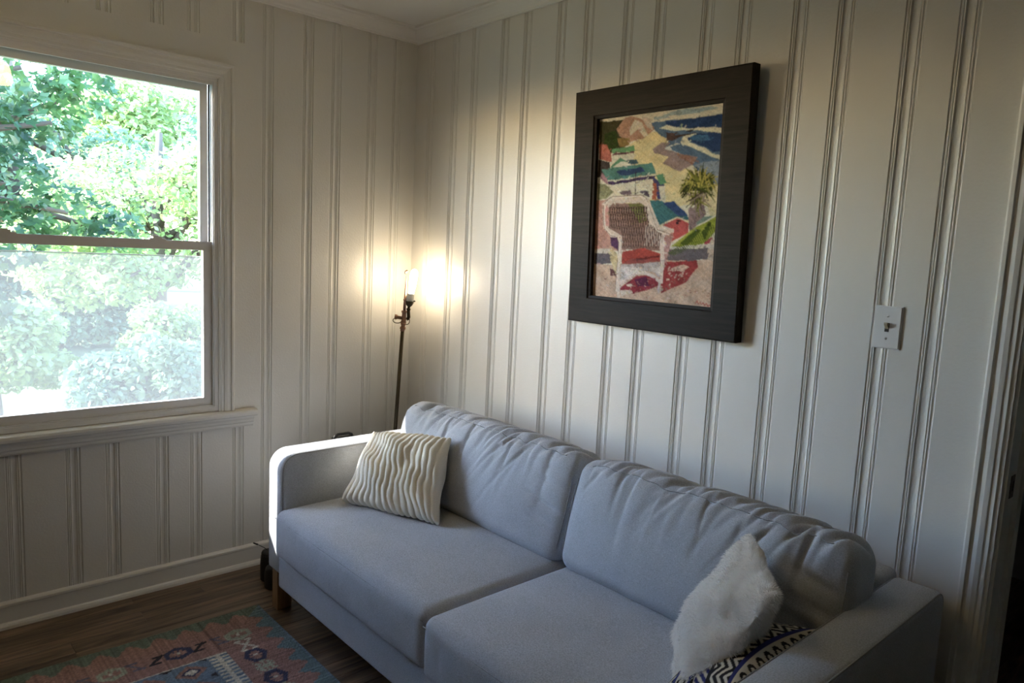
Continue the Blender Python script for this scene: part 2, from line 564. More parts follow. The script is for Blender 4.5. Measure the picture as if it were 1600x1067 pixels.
mitred('baseboard_left', BASE, lambda d, z, e: (d, -d if e == 0 else RY, z), M['trim'])
mitred('baseboard_right', BASE, lambda d, z, e: (d if e == 0 else DX0 - 0.072, -d, z), M['trim'])

# casings: (distance in from the outer edge, how far proud)
CASING = [(0.0, 0.0), (0.0, 0.019), (0.004, 0.021), (0.012, 0.021), (0.015, 0.016), (0.020, 0.0155), (0.030, 0.0175), (0.040, 0.0155), (0.043, 0.0125), (0.052, 0.0125), (0.056, 0.009), (0.062, 0.008), (0.062, 0.0)]
def casing(name, place, mat, parent):
    """U-shaped mitred casing; place(w, d, corner) for the four path points"""
    n = len(CASING)
    bm = bmesh.new()
    rings = [[bm.verts.new(place(w, d, c)) for w, d in CASING] for c in range(4)]
    for c in range(3):
        for i in range(n):
            bm.faces.new((rings[c][i], rings[c][(i + 1) % n], rings[c + 1][(i + 1) % n], rings[c + 1][i]))
    bm.faces.new(rings[0]); bm.faces.new(rings[3])
    return bm_obj(name, bm, mat, parent)

# ---------------------------------------------------------------- window_1
win = bpy.data.objects.new('window_1', None)
win.empty_display_size = 0.1
win['kind'] = 'structure'
win['label'] = 'white double-hung window with cream casing in the panelled wall'
link(win)
YO0, YO1, ZO = WY0 + 0.060, WY1 - 0.060, WZ1 + 0.060
def wplace(w, d, c):
    return ((0.001 + d, YO0 - w, WZ0), (0.001 + d, YO0 - w, ZO - w), (0.001 + d, YO1 + w, ZO - w), (0.001 + d, YO1 + w, WZ0))[c]
casing('casing', wplace, M['trim'], win)
# stool and apron
extrude_profile('stool', [(-0.07, 0.690), (0.030, 0.681), (0.035, 0.685), (0.037, 0.695), (0.035, 0.704), (0.030, 0.709), (-0.07, 0.712)], lambda p, t: (p[0], t, p[1]), -0.790, -2.037, M['trim'], win)
extrude_profile('apron', [(0.0, 0.633), (0.010, 0.633), (0.013, 0.640), (0.013, 0.650), (0.018, 0.654), (0.020, 0.664), (0.024, 0.672), (0.026, 0.682), (0.0, 0.684)], lambda p, t: (p[0], t, p[1]), -0.800, -2.027, M['trim'], win)
# outer vinyl frame
def ring(name, x0, x1, ya, yb, za, zb, w, wb, wt, mat, parent):
    """rectangular frame: ya > yb"""
    bm = bmesh.new()
    add_box(bm, (x0, ya - w, za), (x1, ya, zb))
    add_box(bm, (x0, yb, za), (x1, yb + w, zb))
    add_box(bm, (x0, yb + w, za), (x1, ya - w, za + wb))
    add_box(bm, (x0, yb + w, zb - wt), (x1, ya - w, zb))
    return bm_obj(name, bm, mat, parent)
ring('frame', -0.078, 0.004, WY0, WY1, 0.712, WZ1, 0.018, 0.020, 0.016, M['vinyl'], win)
ring('inner_stop', -0.010, 0.000, WY0 - 0.018, WY1 + 0.018, 0.732, WZ1 - 0.016, 0.004, 0.006, 0.012, M['vinyl'], win)
IY0, IY1 = WY0 - 0.019, WY1 + 0.019
# upper sash behind, lower sash in front
up = ring('upper_sash', -0.068, -0.042, IY0 - 0.008, IY1 + 0.008, 1.376, 2.036, 0.030, 0.034, 0.032, M['vinyl'], win)
lo = ring('lower_sash', -0.038, -0.012, IY0, IY1, 0.736, 1.412, 0.036, 0.034, 0.033, M['vinyl'], win)
ring('gasket', -0.0405, -0.0385, IY0 - 0.001, IY1 + 0.001, 0.733, 2.038, 0.006, 0.004, 0.004, M['gasket'], win)
for nm, par, xx, z0, z1 in (('pane', up, -0.056, 1.408, 2.006), ('pane', lo, -0.026, 0.768, 1.381)):
    box_obj(nm, (xx - 0.0015, IY1 + 0.03, z0), (xx + 0.0015, IY0 - 0.03, z1), M['glass'], par)
# glazing bead round the lower pane and sash locks on the meeting rail
ring('glazing_bead', -0.0125, -0.0105, IY0 - 0.0345, IY1 + 0.0345, 0.7685, 1.3805, 0.003, 0.003, 0.003, M['vinyl'], lo)
for yy in (-1.169, -1.658):
    bm = bmesh.new()
    add_box(bm, (-0.040, yy - 0.030, 1.412), (-0.014, yy + 0.030, 1.417))
    add_box(bm, (-0.034, yy - 0.017, 1.417), (-0.016, yy + 0.014, 1.424))
    add_box(bm, (-0.028, yy - 0.024, 1.424), (-0.020, yy + 0.006, 1.428))
    bm_obj('sash_lock', bm, M['vinyl'], lo)
bm = bmesh.new()
add_box(bm, (-0.0245, -1.008, 1.352), (-0.0235, -1.022, 1.368))
tag(bm_obj('sticker', bm, M['switch'], lo), 'small square white sticker in the corner of the lower pane')
scr = box_obj('insect_screen', (-0.0765, IY1 + 0.006, 0.740), (-0.0755, IY0 - 0.006, 1.350), M['screen'], win)
ring('screen_frame', -0.0785, -0.0735, IY0, IY1, 0.734, 1.352, 0.010, 0.010, 0.004, M['vinyl'], win)

# ---------------------------------------------------------------- doorway trim
door = bpy.data.objects.new('door_1', None)
door['kind'] = 'structure'
door['label'] = 'open doorway with cream casing into the dark hall'
link(door)
def dplace(w, d, c):
    y = -0.0005 - d
    return ((DX0 - 0.070 + w, y, 0.0), (DX0 - 0.070 + w, y, DZ + 0.070 - w), (DX1 + 0.070 - w, y, DZ + 0.070 - w), (DX1 + 0.070 - w, y, 0.0))[c]
casing('casing', dplace, M['trim'], door)
bm = bmesh.new()
add_box(bm, (DX0 - 0.0195, -0.001, 0), (DX0, 0.15, DZ))
add_box(bm, (DX1, -0.001, 0), (DX1 + 0.0195, 0.15, DZ))
add_box(bm, (DX0 - 0.0195, -0.001, DZ), (DX1 + 0.0195, 0.15, DZ + 0.0195))
jamb = bm_obj('jamb', bm, M['trim'], door)
box_obj('door_stop', (DX0, 0.075, 0), (DX0 + 0.011, 0.115, DZ), M['trim'], door)
# strike plate let into the jamb
bm = bmesh.new()
add_box(bm, (DX0 - 0.001, 0.030, 0.888), (DX0 + 0.0016, 0.062, 0.945))
add_box(bm, (DX0 + 0.0016, 0.022, 0.903), (DX0 + 0.004, 0.032, 0.932))
st = bm_obj('strike_plate', bm, M['steel'], door)
box_obj('latch_hole', (DX0 + 0.0014, 0.039, 0.905), (DX0 + 0.0022, 0.054, 0.930), M['gasket'], st)

# ---------------------------------------------------------------- light switch
sw = thing('light_switch', 'white toggle light switch plate on the cream panelled wall right of the picture', 'light switch', (2.262, -0.0005, 1.279))
bm = bmesh.new()
add_box(bm, (-0.0349, -0.0062, -0.0572), (0.0349, 0.0, 0.0572))
bmesh.ops.bevel(bm, geom=[e for e in bm.edges if all(v.co.y < -0.006 for v in e.verts)], offset=0.003, segments=3, affect='EDGES')
bm_obj('plate', bm, M['switch'], sw)
box_obj('toggle_slot', (-0.0056, -0.0068, -0.012), (0.0056, -0.006, 0.012), M['gasket'], sw)
bm = bmesh.new()
pr = [(-0.0066, -0.004), (-0.0066, 0.009), (-0.019, 0.0135), (-0.019, 0.0085)]
vs = [[bm.verts.new((sx, py, pz)) for py, pz in pr] for sx in (-0.0042, 0.0042)]
for i in range(4):
    bm.faces.new((vs[0][i], vs[0][(i + 1) % 4], vs[1][(i + 1) % 4], vs[1][i]))
bm.faces.new(vs[0]); bm.faces.new(vs[1])
bm_obj('toggle', bm, M['toggle'], sw)
for zz in (0.030, -0.030):
    tube_obj('screw', [(0, -0.006, zz), (0, -0.0072, zz)], 0.0031, M['screw'], sw, seg=12)

# ---------------------------------------------------------------- cushions
def rounded_box(h, r, n):
    """dense rounded box; h half sizes, r edge radius, n cells per axis. returns verts (Nx3), quads"""
    def axis(hh, k):
        e = np.linspace(0, r, 5)
        return np.concatenate([-hh + e[:-1], np.linspace(-hh + r, hh - r, k), hh - e[::-1][1:]])
    ax = [axis(h[i], n[i]) for i in range(3)]
    idx, verts, quads = {}, [], []
    def vid(p):
        k = (round(p[0], 6), round(p[1], 6), round(p[2], 6))
        if k not in idx:
            idx[k] = len(verts)
            verts.append(p)
        return idx[k]
    for a in range(3):
        b, c = (a + 1) % 3, (a + 2) % 3
        for s in (-1, 1):
            g = []
            for u in ax[b]:
                rowv = []
                for w in ax[c]:
                    p = [0, 0, 0]
                    p[a], p[b], p[c] = s * h[a], u, w
                    rowv.append(vid(p))
                g.append(rowv)
            for i in range(len(ax[b]) - 1):
                for j in range(len(ax[c]) - 1):
                    q = (g[i][j], g[i + 1][j], g[i + 1][j + 1], g[i][j + 1])
                    quads.append(q if s > 0 else q[::-1])
    V = np.array(verts)
    hh = np.array(h)
    inner = np.clip(V, -(hh - r), hh - r)
    d = V - inner
    nrm = np.linalg.norm(d, axis=1, keepdims=True)
    Nn = d / nrm
    return inner + Nn * r, Nn, quads

def gauss(x, s):
    return np.exp(-(x / s) ** 2)

def smooth_noise(x, seed, octaves=3):
    r = np.random.default_rng(seed)
    out = np.zeros_like(x)
    for k in range(octaves):
        f = 2.0 ** k
        out += np.sin(x * f + r.uniform(0, 6.28)) * r.uniform(0.5, 1.0) / f
    return out

sofa = thing('sofa', 'light grey fabric two-cushion sofa with oak legs along the panelled wall', 'sofa', (1.44, -0.46, 0.0))
SX0, SX1, SYF, SYB = 0.395, 2.485, -0.900, -0.030
AT, AB, AW = 0.637, 0.160, 0.118      # arm top, arm underside, arm width
parts = []

def arc(cx, cz, r, a0, a1, n):
    return [(cx + r * math.cos(math.radians(a0 + (a1 - a0) * i / n)), cz + r * math.sin(math.radians(a0 + (a1 - a0) * i / n))) for i in range(n + 1)]

def sofa_arm(x0, x1):
    # profile in (y, z): rounded top-front corner, slightly rounded elsewhere
    R1, R2 = 0.065, 0.02
    pr = arc(SYF + R2, AB + R2, R2, 180, 270, 4) + arc(SYB - R2, AB + R2, R2, 270, 360, 4) + arc(SYB - 0.04, AT - 0.04, 0.04, 0, 90, 6) + arc(SYF + R1, AT - R1, R1, 90, 180, 8)
    bm = bmesh.new()
    rings = []
    # rounded edge between the side panels and the wrap-around band
    e = 0.014
    cyc, czc = (SYF + SYB) / 2, (AT + AB) / 2
    steps = [(x0, e), (x0 + e * 0.3, e * 0.29), (x0 + e, 0.0), (x1 - e, 0.0), (x1 - e * 0.3, e * 0.29), (x1, e)]
    hy, hz = (SYB - SYF) / 2, (AT - AB) / 2
    for xx, ins in steps:
        rings.append([bm.verts.new((xx, cyc + (py - cyc) * (1 - ins / hy), czc + (pz - czc) * (1 - ins / hz))) for py, pz in pr])
    n = len(pr)
    for a, b in zip(rings[:-1], rings[1:]):
        for i in range(n):
            bm.faces.new((a[i], a[(i + 1) % n], b[(i + 1) % n], b[i]))
    bm.faces.new(rings[0]); bm.faces.new(rings[-1])
    o = bm_obj('arm', bm, M['sofa'], None, smooth=True)
    md = o.modifiers.new('edges', 'EDGE_SPLIT')
    md.split_angle = math.radians(50)
    # stitched seams where the side panels meet the band
    seams = []
    for xx in (x0 + 0.004, x1 - 0.004):
        s = 1 - 0.004 / hz
        path = [(xx, cyc + (py - cyc) * s, czc + (pz - czc) * s) for py, pz in pr + pr[:1]]
        seams.append(path)
    return o, seams

for x0, x1 in ((SX0, SX0 + AW), (SX1 - AW, SX1)):
    o, seams = sofa_arm(x0, x1)
    adopt(sofa, o)
    for path in seams:
        s = tube_obj('seam', path, 0.0022, M['seam'], None, seg=6)
        s.parent = o

# back frame, front rail, underside
V, Nn, Q = rounded_box((0.5 * (SX1 - SX0) - AW + 0.004, 0.055, 0.235), 0.022, (10, 3, 4))
V = V + np.array([(SX0 + SX1) / 2, SYB - 0.056, 0.417])
adopt(sofa, mesh_obj('back_frame', V, Q, M['sofa'], None, True))
V, Nn, Q = rounded_box((0.5 * (SX1 - SX0) - AW + 0.003, 0.425, 0.067), 0.016, (30, 8, 3))
V = V + np.array([(SX0 + SX1) / 2, SYF + 0.425 - 0.010, 0.188])
adopt(sofa, mesh_obj('front_rail', V, Q, M['sofa'], None, True))
for lx in (SX0 + 0.018, SX1 - 0.018 - 0.047):
    for ly in (SYF + 0.012, SYB - 0.085):
        o = box_obj('leg', (lx, ly, 0.0), (lx + 0.047, ly + 0.060, 0.168), M['legwood'], None, bevel=0.003)
        adopt(sofa, o)

SEAM_X = 1.492
def seat_cushion(x0, x1, yf, seed):
    hx, hy, hz = (x1 - x0) / 2, 0.375, 0.092
    V, Nn, Q = rounded_box((hx, hy, hz), 0.034, (70, 44, 14))
    u, v, w = V[:, 0] / hx, V[:, 1] / hy, V[:, 2] / hz
    top = np.clip(Nn[:, 2], 0, 1)
    crown = (1 - np.abs(u) ** 3.0) * (1 - np.abs(v) ** 4)
    V[:, 2] += 0.020 * crown * (w > -0.5) * np.clip((w + 0.5) / 1.5, 0, 1)
    # front face bellies out and carries small vertical puckers below the seam
    front = np.clip(-Nn[:, 1], 0, 1)
    V[:, 1] -= 0.012 * front * (1 - u ** 4) * (1 - w ** 2)
    r = np.random.default_rng(seed)
    for k in range(26):
        x_ = r.uniform(-hx * 0.96, hx * 0.96)
        a_ = r.uniform(0.0012, 0.0034)
        sl = r.uniform(-0.25, 0.25)
        wd = r.uniform(0.004, 0.009)
        zc = r.uniform(-0.2, 0.55)
        V[:, 1] += front * a_ * gauss(V[:, 0] - x_ - sl * V[:, 2], wd) * gauss(w - zc, 0.55)
    # soft dents on top
    V[:, 2] += top * 0.003 * smooth_noise(V[:, 0] * 9 + V[:, 1] * 5, seed + 1) * crown
    V += np.array([(x0 + x1) / 2, yf + hy, 0.250 + hz])
    o = mesh_obj('seat_cushion', V, Q, M['sofa'], None, True)
    adopt(sofa, o)
    ys = yf + 0.004
    pts = []
    for t in np.linspace(-0.985, 0.985, 40):
        pts.append(((x0 + x1) / 2 + t * hx, yf + 0.0035 - 0.006 * (1 - t ** 4), 0.250 + 2 * hz - 0.030 + 0.006 * (1 - abs(t) ** 3)))
    s = tube_obj('seam', pts, 0.0016, M['seam'], None, seg=6)
    s.parent = o
    return o
seat_cushion(0.516, SEAM_X - 0.003, -0.930, 3)
seat_cushion(SEAM_X + 0.001, 2.366, -0.945, 4)

def back_cushion(x0, x1, seed, ztop=0.0, lean=14.0):
    hx, hy, hz = (x1 - x0) / 2, 0.092, 0.180
    V, Nn, Q = rounded_box((hx, hy, hz), 0.046, (170, 14, 60))
    u, v, w = V[:, 0] / hx, V[:, 1] / hy, V[:, 2] / hz
    r = np.random.default_rng(seed)
    front = np.clip(-Nn[:, 1], 0, 1)
    topm = np.clip(Nn[:, 2], 0, 1)
    back = np.clip(Nn[:, 1], 0, 1)
    # belly: fuller low down, rounder towards the ends
    V[:, 1] -= front * 0.040 * (1 - np.abs(u) ** 2.6) * (1 - np.abs(w - -0.15) ** 2.2 * 0.75).clip(0)
    V[:, 1] += back * 0.010 * (1 - u ** 2) * (1 - w ** 2)
    V[:, 2] += topm * (0.008 * (1 - np.abs(u) ** 4) + 0.015 * (1 - v ** 2))
    V[:, 0] += np.sign(u) * np.clip(np.abs(Nn[:, 0]), 0, 1) * 0.012 * (1 - w ** 2)
    # corners sag and pull in
    V[:, 2] -= 0.007 * np.abs(u) ** 8 * (w > 0) * np.abs(w) ** 2
    # gathered folds running down from the top seam and across the top band
    zt = hz
    for k in range(46):
        x_ = r.uniform(-hx * 0.95, hx * 0.95)
        a_ = r.uniform(0.004, 0.012)
        sl = r.uniform(-0.15, 0.75) * (0.6 + 0.4 * np.sign(0.3 - x_))
        wd = r.uniform(0.005, 0.013)
        L = r.uniform(0.04, 0.13)
        dz = zt - V[:, 2]
        fold = gauss(V[:, 0] - x_ + sl * dz, wd * (1 + dz * 2.0))
        V[:, 1] += front * a_ * fold * np.exp(-np.clip(dz - 0.015, 0, 1) / L) * (1 - np.abs(u) ** 10)
        V[:, 2] -= topm * a_ * 1.1 * gauss(V[:, 0] - x_ - 0.5 * V[:, 1], wd)
    # sideways creases towards the ends
    for k in range(7):
        z_ = r.uniform(-0.10, 0.10)
        sgn = 1
        V[:, 1] += front * r.uniform(0.004, 0.009) * gauss(V[:, 2] - z_ + 0.22 * (u - 1) * sgn * hx, 0.010) * np.clip((u - 0.62) / 0.25, 0, 1) * (1 - np.abs(u) ** 12)
    nz = 0.003 * smooth_noise(V[:, 0] * 11 + V[:, 2] * 7, seed + 5)
    V[:, 1] += front * nz
    sx = []
    fr = V[:, 1].copy()
    ca, sa = math.cos(math.radians(-lean)), math.sin(math.radians(-lean))
    def place(P):
        P = np.asarray(P, float)
        y = P[:, 1] * ca - P[:, 2] * sa
        z = P[:, 1] * sa + P[:, 2] * ca
        # lean back: the top goes towards the wall (+y)
        return np.stack([P[:, 0] + (x0 + x1) / 2, y - 0.300, z + 0.592 + ztop], 1)
    o = mesh_obj('back_cushion', place(V), Q, M['sofa'], None, True)
    adopt(sofa, o)
    # stitched seams along the front and back of the top band, following the gathered cloth
    for sy, off in ((-1, 1), (1, 1)):
        sel = (Nn[:, 1] * sy * 0.707 + Nn[:, 2] * 0.707) > 0.985
        sel &= np.abs(Nn[:, 0]) < 0.05
        S = V[sel]
        S = S[np.argsort(S[:, 0])]
        xs_ = np.unique(np.round(S[:, 0], 4))
        pts = []
        for x_ in xs_[::2]:
            q = S[np.abs(S[:, 0] - x_) < 0.002]
            m_ = q.mean(0)
            pts.append((m_[0], m_[1] + sy * 0.0006, m_[2] + 0.0006))
        P_ = np.array(pts)
        for _ in range(3):
            P_[1:-1, 1:] = 0.25 * P_[:-2, 1:] + 0.5 * P_[1:-1, 1:] + 0.25 * P_[2:, 1:]
        s = tube_obj('seam', place(P_), 0.0017, M['seam'], None, seg=6)
        s.parent = o
    # seams down the two ends
    for sg in (-1, 1):
        pts = [(sg * (hx - 0.012 + 0.010 * (1 - (z / hz) ** 2)), -hy + 0.010, z) for z in np.linspace(-hz * 0.7, hz * 0.62, 24)]
        s = tube_obj('seam', place(pts), 0.0017, M['seam'], None, seg=6)
        s.parent = o
    return o
back_cushion(0.500, 1.485, 11)
back_cushion(1.500, 2.372, 12, 0.002)

# ---------------------------------------------------------------- throw pillows
def pillow_grid(corners, thick, n, edge_in=0.05, disp=None, power=0.55, scallop=None):
    """corners BL, BR, TR, TL; returns verts of front and back sheets joined at the rim, quads, uv"""
    BL, BR, TR, TL = [np.array(c, float) for c in corners]
    nrm = np.cross(BR - BL, TL - BL)
    nrm /= np.linalg.norm(nrm)
    t = np.linspace(-1, 1, n)
    t = np.sign(t) * (1 - (1 - np.abs(t)) ** 1.25)      # denser near the rim
    U, Vv = np.meshgrid(t, t, indexing='ij')
    Ui = U * (1 - edge_in * (1 - Vv ** 2))
    Vi = Vv * (1 - edge_in * (1 - U ** 2))
    if scallop is not None:
        Vi = Vi * (1 + scallop(U, Vv))
    a, b = (Ui + 1) / 2, (Vi + 1) / 2
    base = (1 - a)[..., None] * (1 - b)[..., None] * BL + a[..., None] * (1 - b)[..., None] * BR + a[..., None] * b[..., None] * TR + (1 - a)[..., None] * b[..., None] * TL
    bul = thick * ((1 - U ** 2).clip(0) ** power) * ((1 - Vv ** 2).clip(0) ** power)
    sheets = []
    for s in (1, -1):
        d = bul.copy()
        if disp is not None:
            d = d + disp(U, Vv, s)
        sheets.append(base + nrm * (s * d)[..., None])
    verts, quads, uv = [], [], []
    ids = [np.zeros((n, n), int), np.zeros((n, n), int)]
    for k in (0, 1):
        for i in range(n):
            for j in range(n):
                rim = i in (0, n - 1) or j in (0, n - 1)
                if k == 1 and rim:
                    ids[1][i, j] = ids[0][i, j]
                    continue
                ids[k][i, j] = len(verts)
                verts.append(base[i, j] if rim else sheets[k][i, j])
                uv.append((U[i, j], Vv[i, j], k))
        for i in range(n - 1):
            for j in range(n - 1):
                q = (ids[k][i, j], ids[k][i + 1, j], ids[k][i + 1, j + 1], ids[k][i, j + 1])
                quads.append(q if k == 0 else q[::-1])
    return np.array(verts), quads, np.array(uv), nrm

def set_print(o, cols):
    ca = o.data.color_attributes.new('print', 'FLOAT_COLOR', 'POINT')
    c = np.ones((len(cols), 4), np.float32)
    c[:, :3] = cols
    ca.data.foreach_set('color', c.ravel())

# cream ribbed plush pillow
def rib_phase(U, V):
    warp = 0.34 * np.sin(V * 2.6 + U * 1.3 + 0.5) + 0.20 * np.sin(V * 6.1 - U * 3.0) + 0.09 * np.sin(V * 15 + U * 9)
    return (U + 1) / 2 * 16 + warp * (1 - U ** 6)
def ribs(U, V, s):
    rib = np.abs(np.sin(np.pi * rib_phase(U, V))) ** 0.5
    rim = ((1 - U ** 2).clip(0) * (1 - V ** 2).clip(0)) ** 0.12
    lump = 0.011 * np.sin(U * 3.1 + V * 2.2) * np.sin(V * 3.7 - 0.6) + 0.006 * np.sin(U * 7 + V * 5)
    dent = -0.018 * gauss(U - 0.25 - 0.3 * V, 0.18) * gauss(V - 0.1, 0.45)
    return (0.0115 * (rib - 0.6) + lump + dent) * rim
def rib_ends(U, V):
    rib = np.abs(np.sin(np.pi * rib_phase(U, V))) ** 0.7
    return (0.045 * (rib - 0.6) + 0.02 * np.sin(U * 4.0 + 1.2)) * np.abs(V) ** 6
V, Q, UV, nr = pillow_grid([(0.640, -0.715, 0.462), (1.045, -0.560, 0.462), (0.915, -0.415, 0.728), (0.530, -0.520, 0.680)], 0.080, 180, 0.05, ribs, 0.42, rib_ends)
o = mesh_obj('ribbed_pillow', V, Q, M['plush'], None, True)
tag(o, 'cream ribbed plush throw pillow leaning in the sofa corner by the window', 'pillow')

# white shaggy fur pillow
FUR = [(2.035, -0.505, 0.455), (2.225, -0.800, 0.470), (2.340, -0.640, 0.745), (2.150, -0.420, 0.765)]
def furry(U, V, s):
    crease = -0.030 * gauss((U - 0.25) * 0.8 + (V + 0.1) * 0.45, 0.13) * gauss(V + 0.2, 0.6)
    lump = 0.012 * np.sin(U * 4.2 + 1.0) * np.sin(V * 3.6 + 0.4) + 0.006 * np.sin(U * 9 - V * 7) + 0.004 * np.sin(U * 17 + V * 13)
    return (lump + crease) * ((1 - U ** 2).clip(0) * (1 - V ** 2).clip(0)) ** 0.3
V, Q, UV, nr = pillow_grid(FUR, 0.062, 60, 0.04, furry)
fur = mesh_obj('fur_pillow', V, Q, M['furbase'], None, True)
tag(fur, 'white shaggy faux fur throw pillow propped at the right end of the sofa', 'pillow')
fur.data.update()
me = fur.data
nv = len(me.vertices)
co = np.zeros(nv * 3); me.vertices.foreach_get('co', co); co = co.reshape(-1, 3)
vn = np.zeros(nv * 3); me.vertex_normals.foreach_get('vector', vn); vn = vn.reshape(-1, 3)
tri = np.array([(q[0], q[1], q[2]) for q in Q] + [(q[0], q[2], q[3]) for q in Q])
ar = np.linalg.norm(np.cross(co[tri[:, 1]] - co[tri[:, 0]], co[tri[:, 2]] - co[tri[:, 0]]), axis=1)
NS = 45000
pick = rng.choice(len(tri), NS, p=ar / ar.sum())
b1, b2 = rng.random(NS), rng.random(NS)
flip = b1 + b2 > 1
b1[flip], b2[flip] = 1 - b1[flip], 1 - b2[flip]
T = tri[pick]
root = co[T[:, 0]] + (co[T[:, 1]] - co[T[:, 0]]) * b1[:, None] + (co[T[:, 2]] - co[T[:, 0]]) * b2[:, None]
nn = vn[T[:, 0]]
# clumped lean direction
def field(P, s):
    return np.stack([np.sin(P[:, 0] * 60 + P[:, 1] * 40 + s), np.sin(P[:, 1] * 55 - P[:, 2] * 47 + 2 * s), np.sin(P[:, 2] * 60 + P[:, 0] * 38 + 3 * s) - 0.35], 1)
lean = field(root, 0.7) * 0.55 + field(root * 2.3, 1.9) * 0.4 + rng.normal(0, 0.28, (NS, 3))
dirv = nn + lean * 0.75
dirv /= np.linalg.norm(dirv, axis=1, keepdims=True)
Ls = rng.uniform(0.008, 0.016, NS)[:, None]
side = np.cross(dirv, rng.normal(0, 1, (NS, 3)))
side /= np.linalg.norm(side, axis=1, keepdims=True)
mid = root + dirv * Ls * 0.55
tip = root + (dirv + np.array([0, 0, -0.25])) * Ls
w = 0.00075
sv = np.stack([root - side * w, root + side * w, mid + side * w * 0.7, mid - side * w * 0.7, tip], 1).reshape(-1, 3)
k = np.arange(NS) * 5
sf = [(a, a + 1, a + 2, a + 3) for a in k] + [(a + 3, a + 2, a + 4) for a in k]
hair = mesh_obj('fur', sv, sf, M['fur'], fur)
hair['kind'] = 'stuff'

# black, white and indigo block-print pillow
def soft(U, V, s):
    return 0.006 * np.sin(U * 3 + V * 2) * ((1 - U ** 2).clip(0) * (1 - V ** 2).clip(0)) ** 0.3
V, Q, UV, nr = pillow_grid([(2.165, -0.790, 0.480), (2.352, -0.800, 0.590), (2.362, -0.415, 0.600), (2.165, -0.430, 0.500)], 0.060, 150, 0.05, soft)
o = mesh_obj('block_print_pillow', V, Q, M['navy'], None, True)
tag(o, 'black, cream and indigo block-print pillow tucked between the fur pillow and sofa arm', 'pillow')
def print_cols(UV):
    cream = np.array(srgb(205, 196, 178)[:3]); ink = np.array(srgb(28, 26, 30)[:3]); blue = np.array(srgb(44, 50, 110)[:3])
    u, v = (UV[:, 0] + 1) / 2, (UV[:, 1] + 1) / 2
    c = np.tile(cream, (len(u), 1))
    # bands run along v, stacked in u
    q = u * 4.2 + 0.3
    band = np.floor(q).astype(int) % 3
    f = q - np.floor(q)
    zig = np.abs(((v * 7) % 1) - 0.5) * 2
    chev = np.abs((((f - zig * 0.45) * 2.6) % 1) - 0.5) < 0.27
    c[(band == 0) & chev] = ink
    dots = (np.abs(((v * 11) % 1) - 0.5) ** 2 + ((f - 0.5) * 1.4) ** 2)
    c[(band == 1) & (dots < 0.13) & (dots > 0.04)] = ink
    c[(band == 1) & ((f < 0.16) | (f > 0.84))] = blue
    stripe = (np.abs(((v * 17 + f * 2.2) % 1) - 0.5) < 0.27) & (f > 0.2) & (f < 0.8)
    c[(band == 2) & stripe] = np.where((np.floor(q[(band == 2) & stripe]) % 2 == 0)[:, None], blue, ink)
    c[(band == 2) & ((f < 0.17) | (f > 0.83))] = ink
    return c
set_print(o, print_cols(UV))

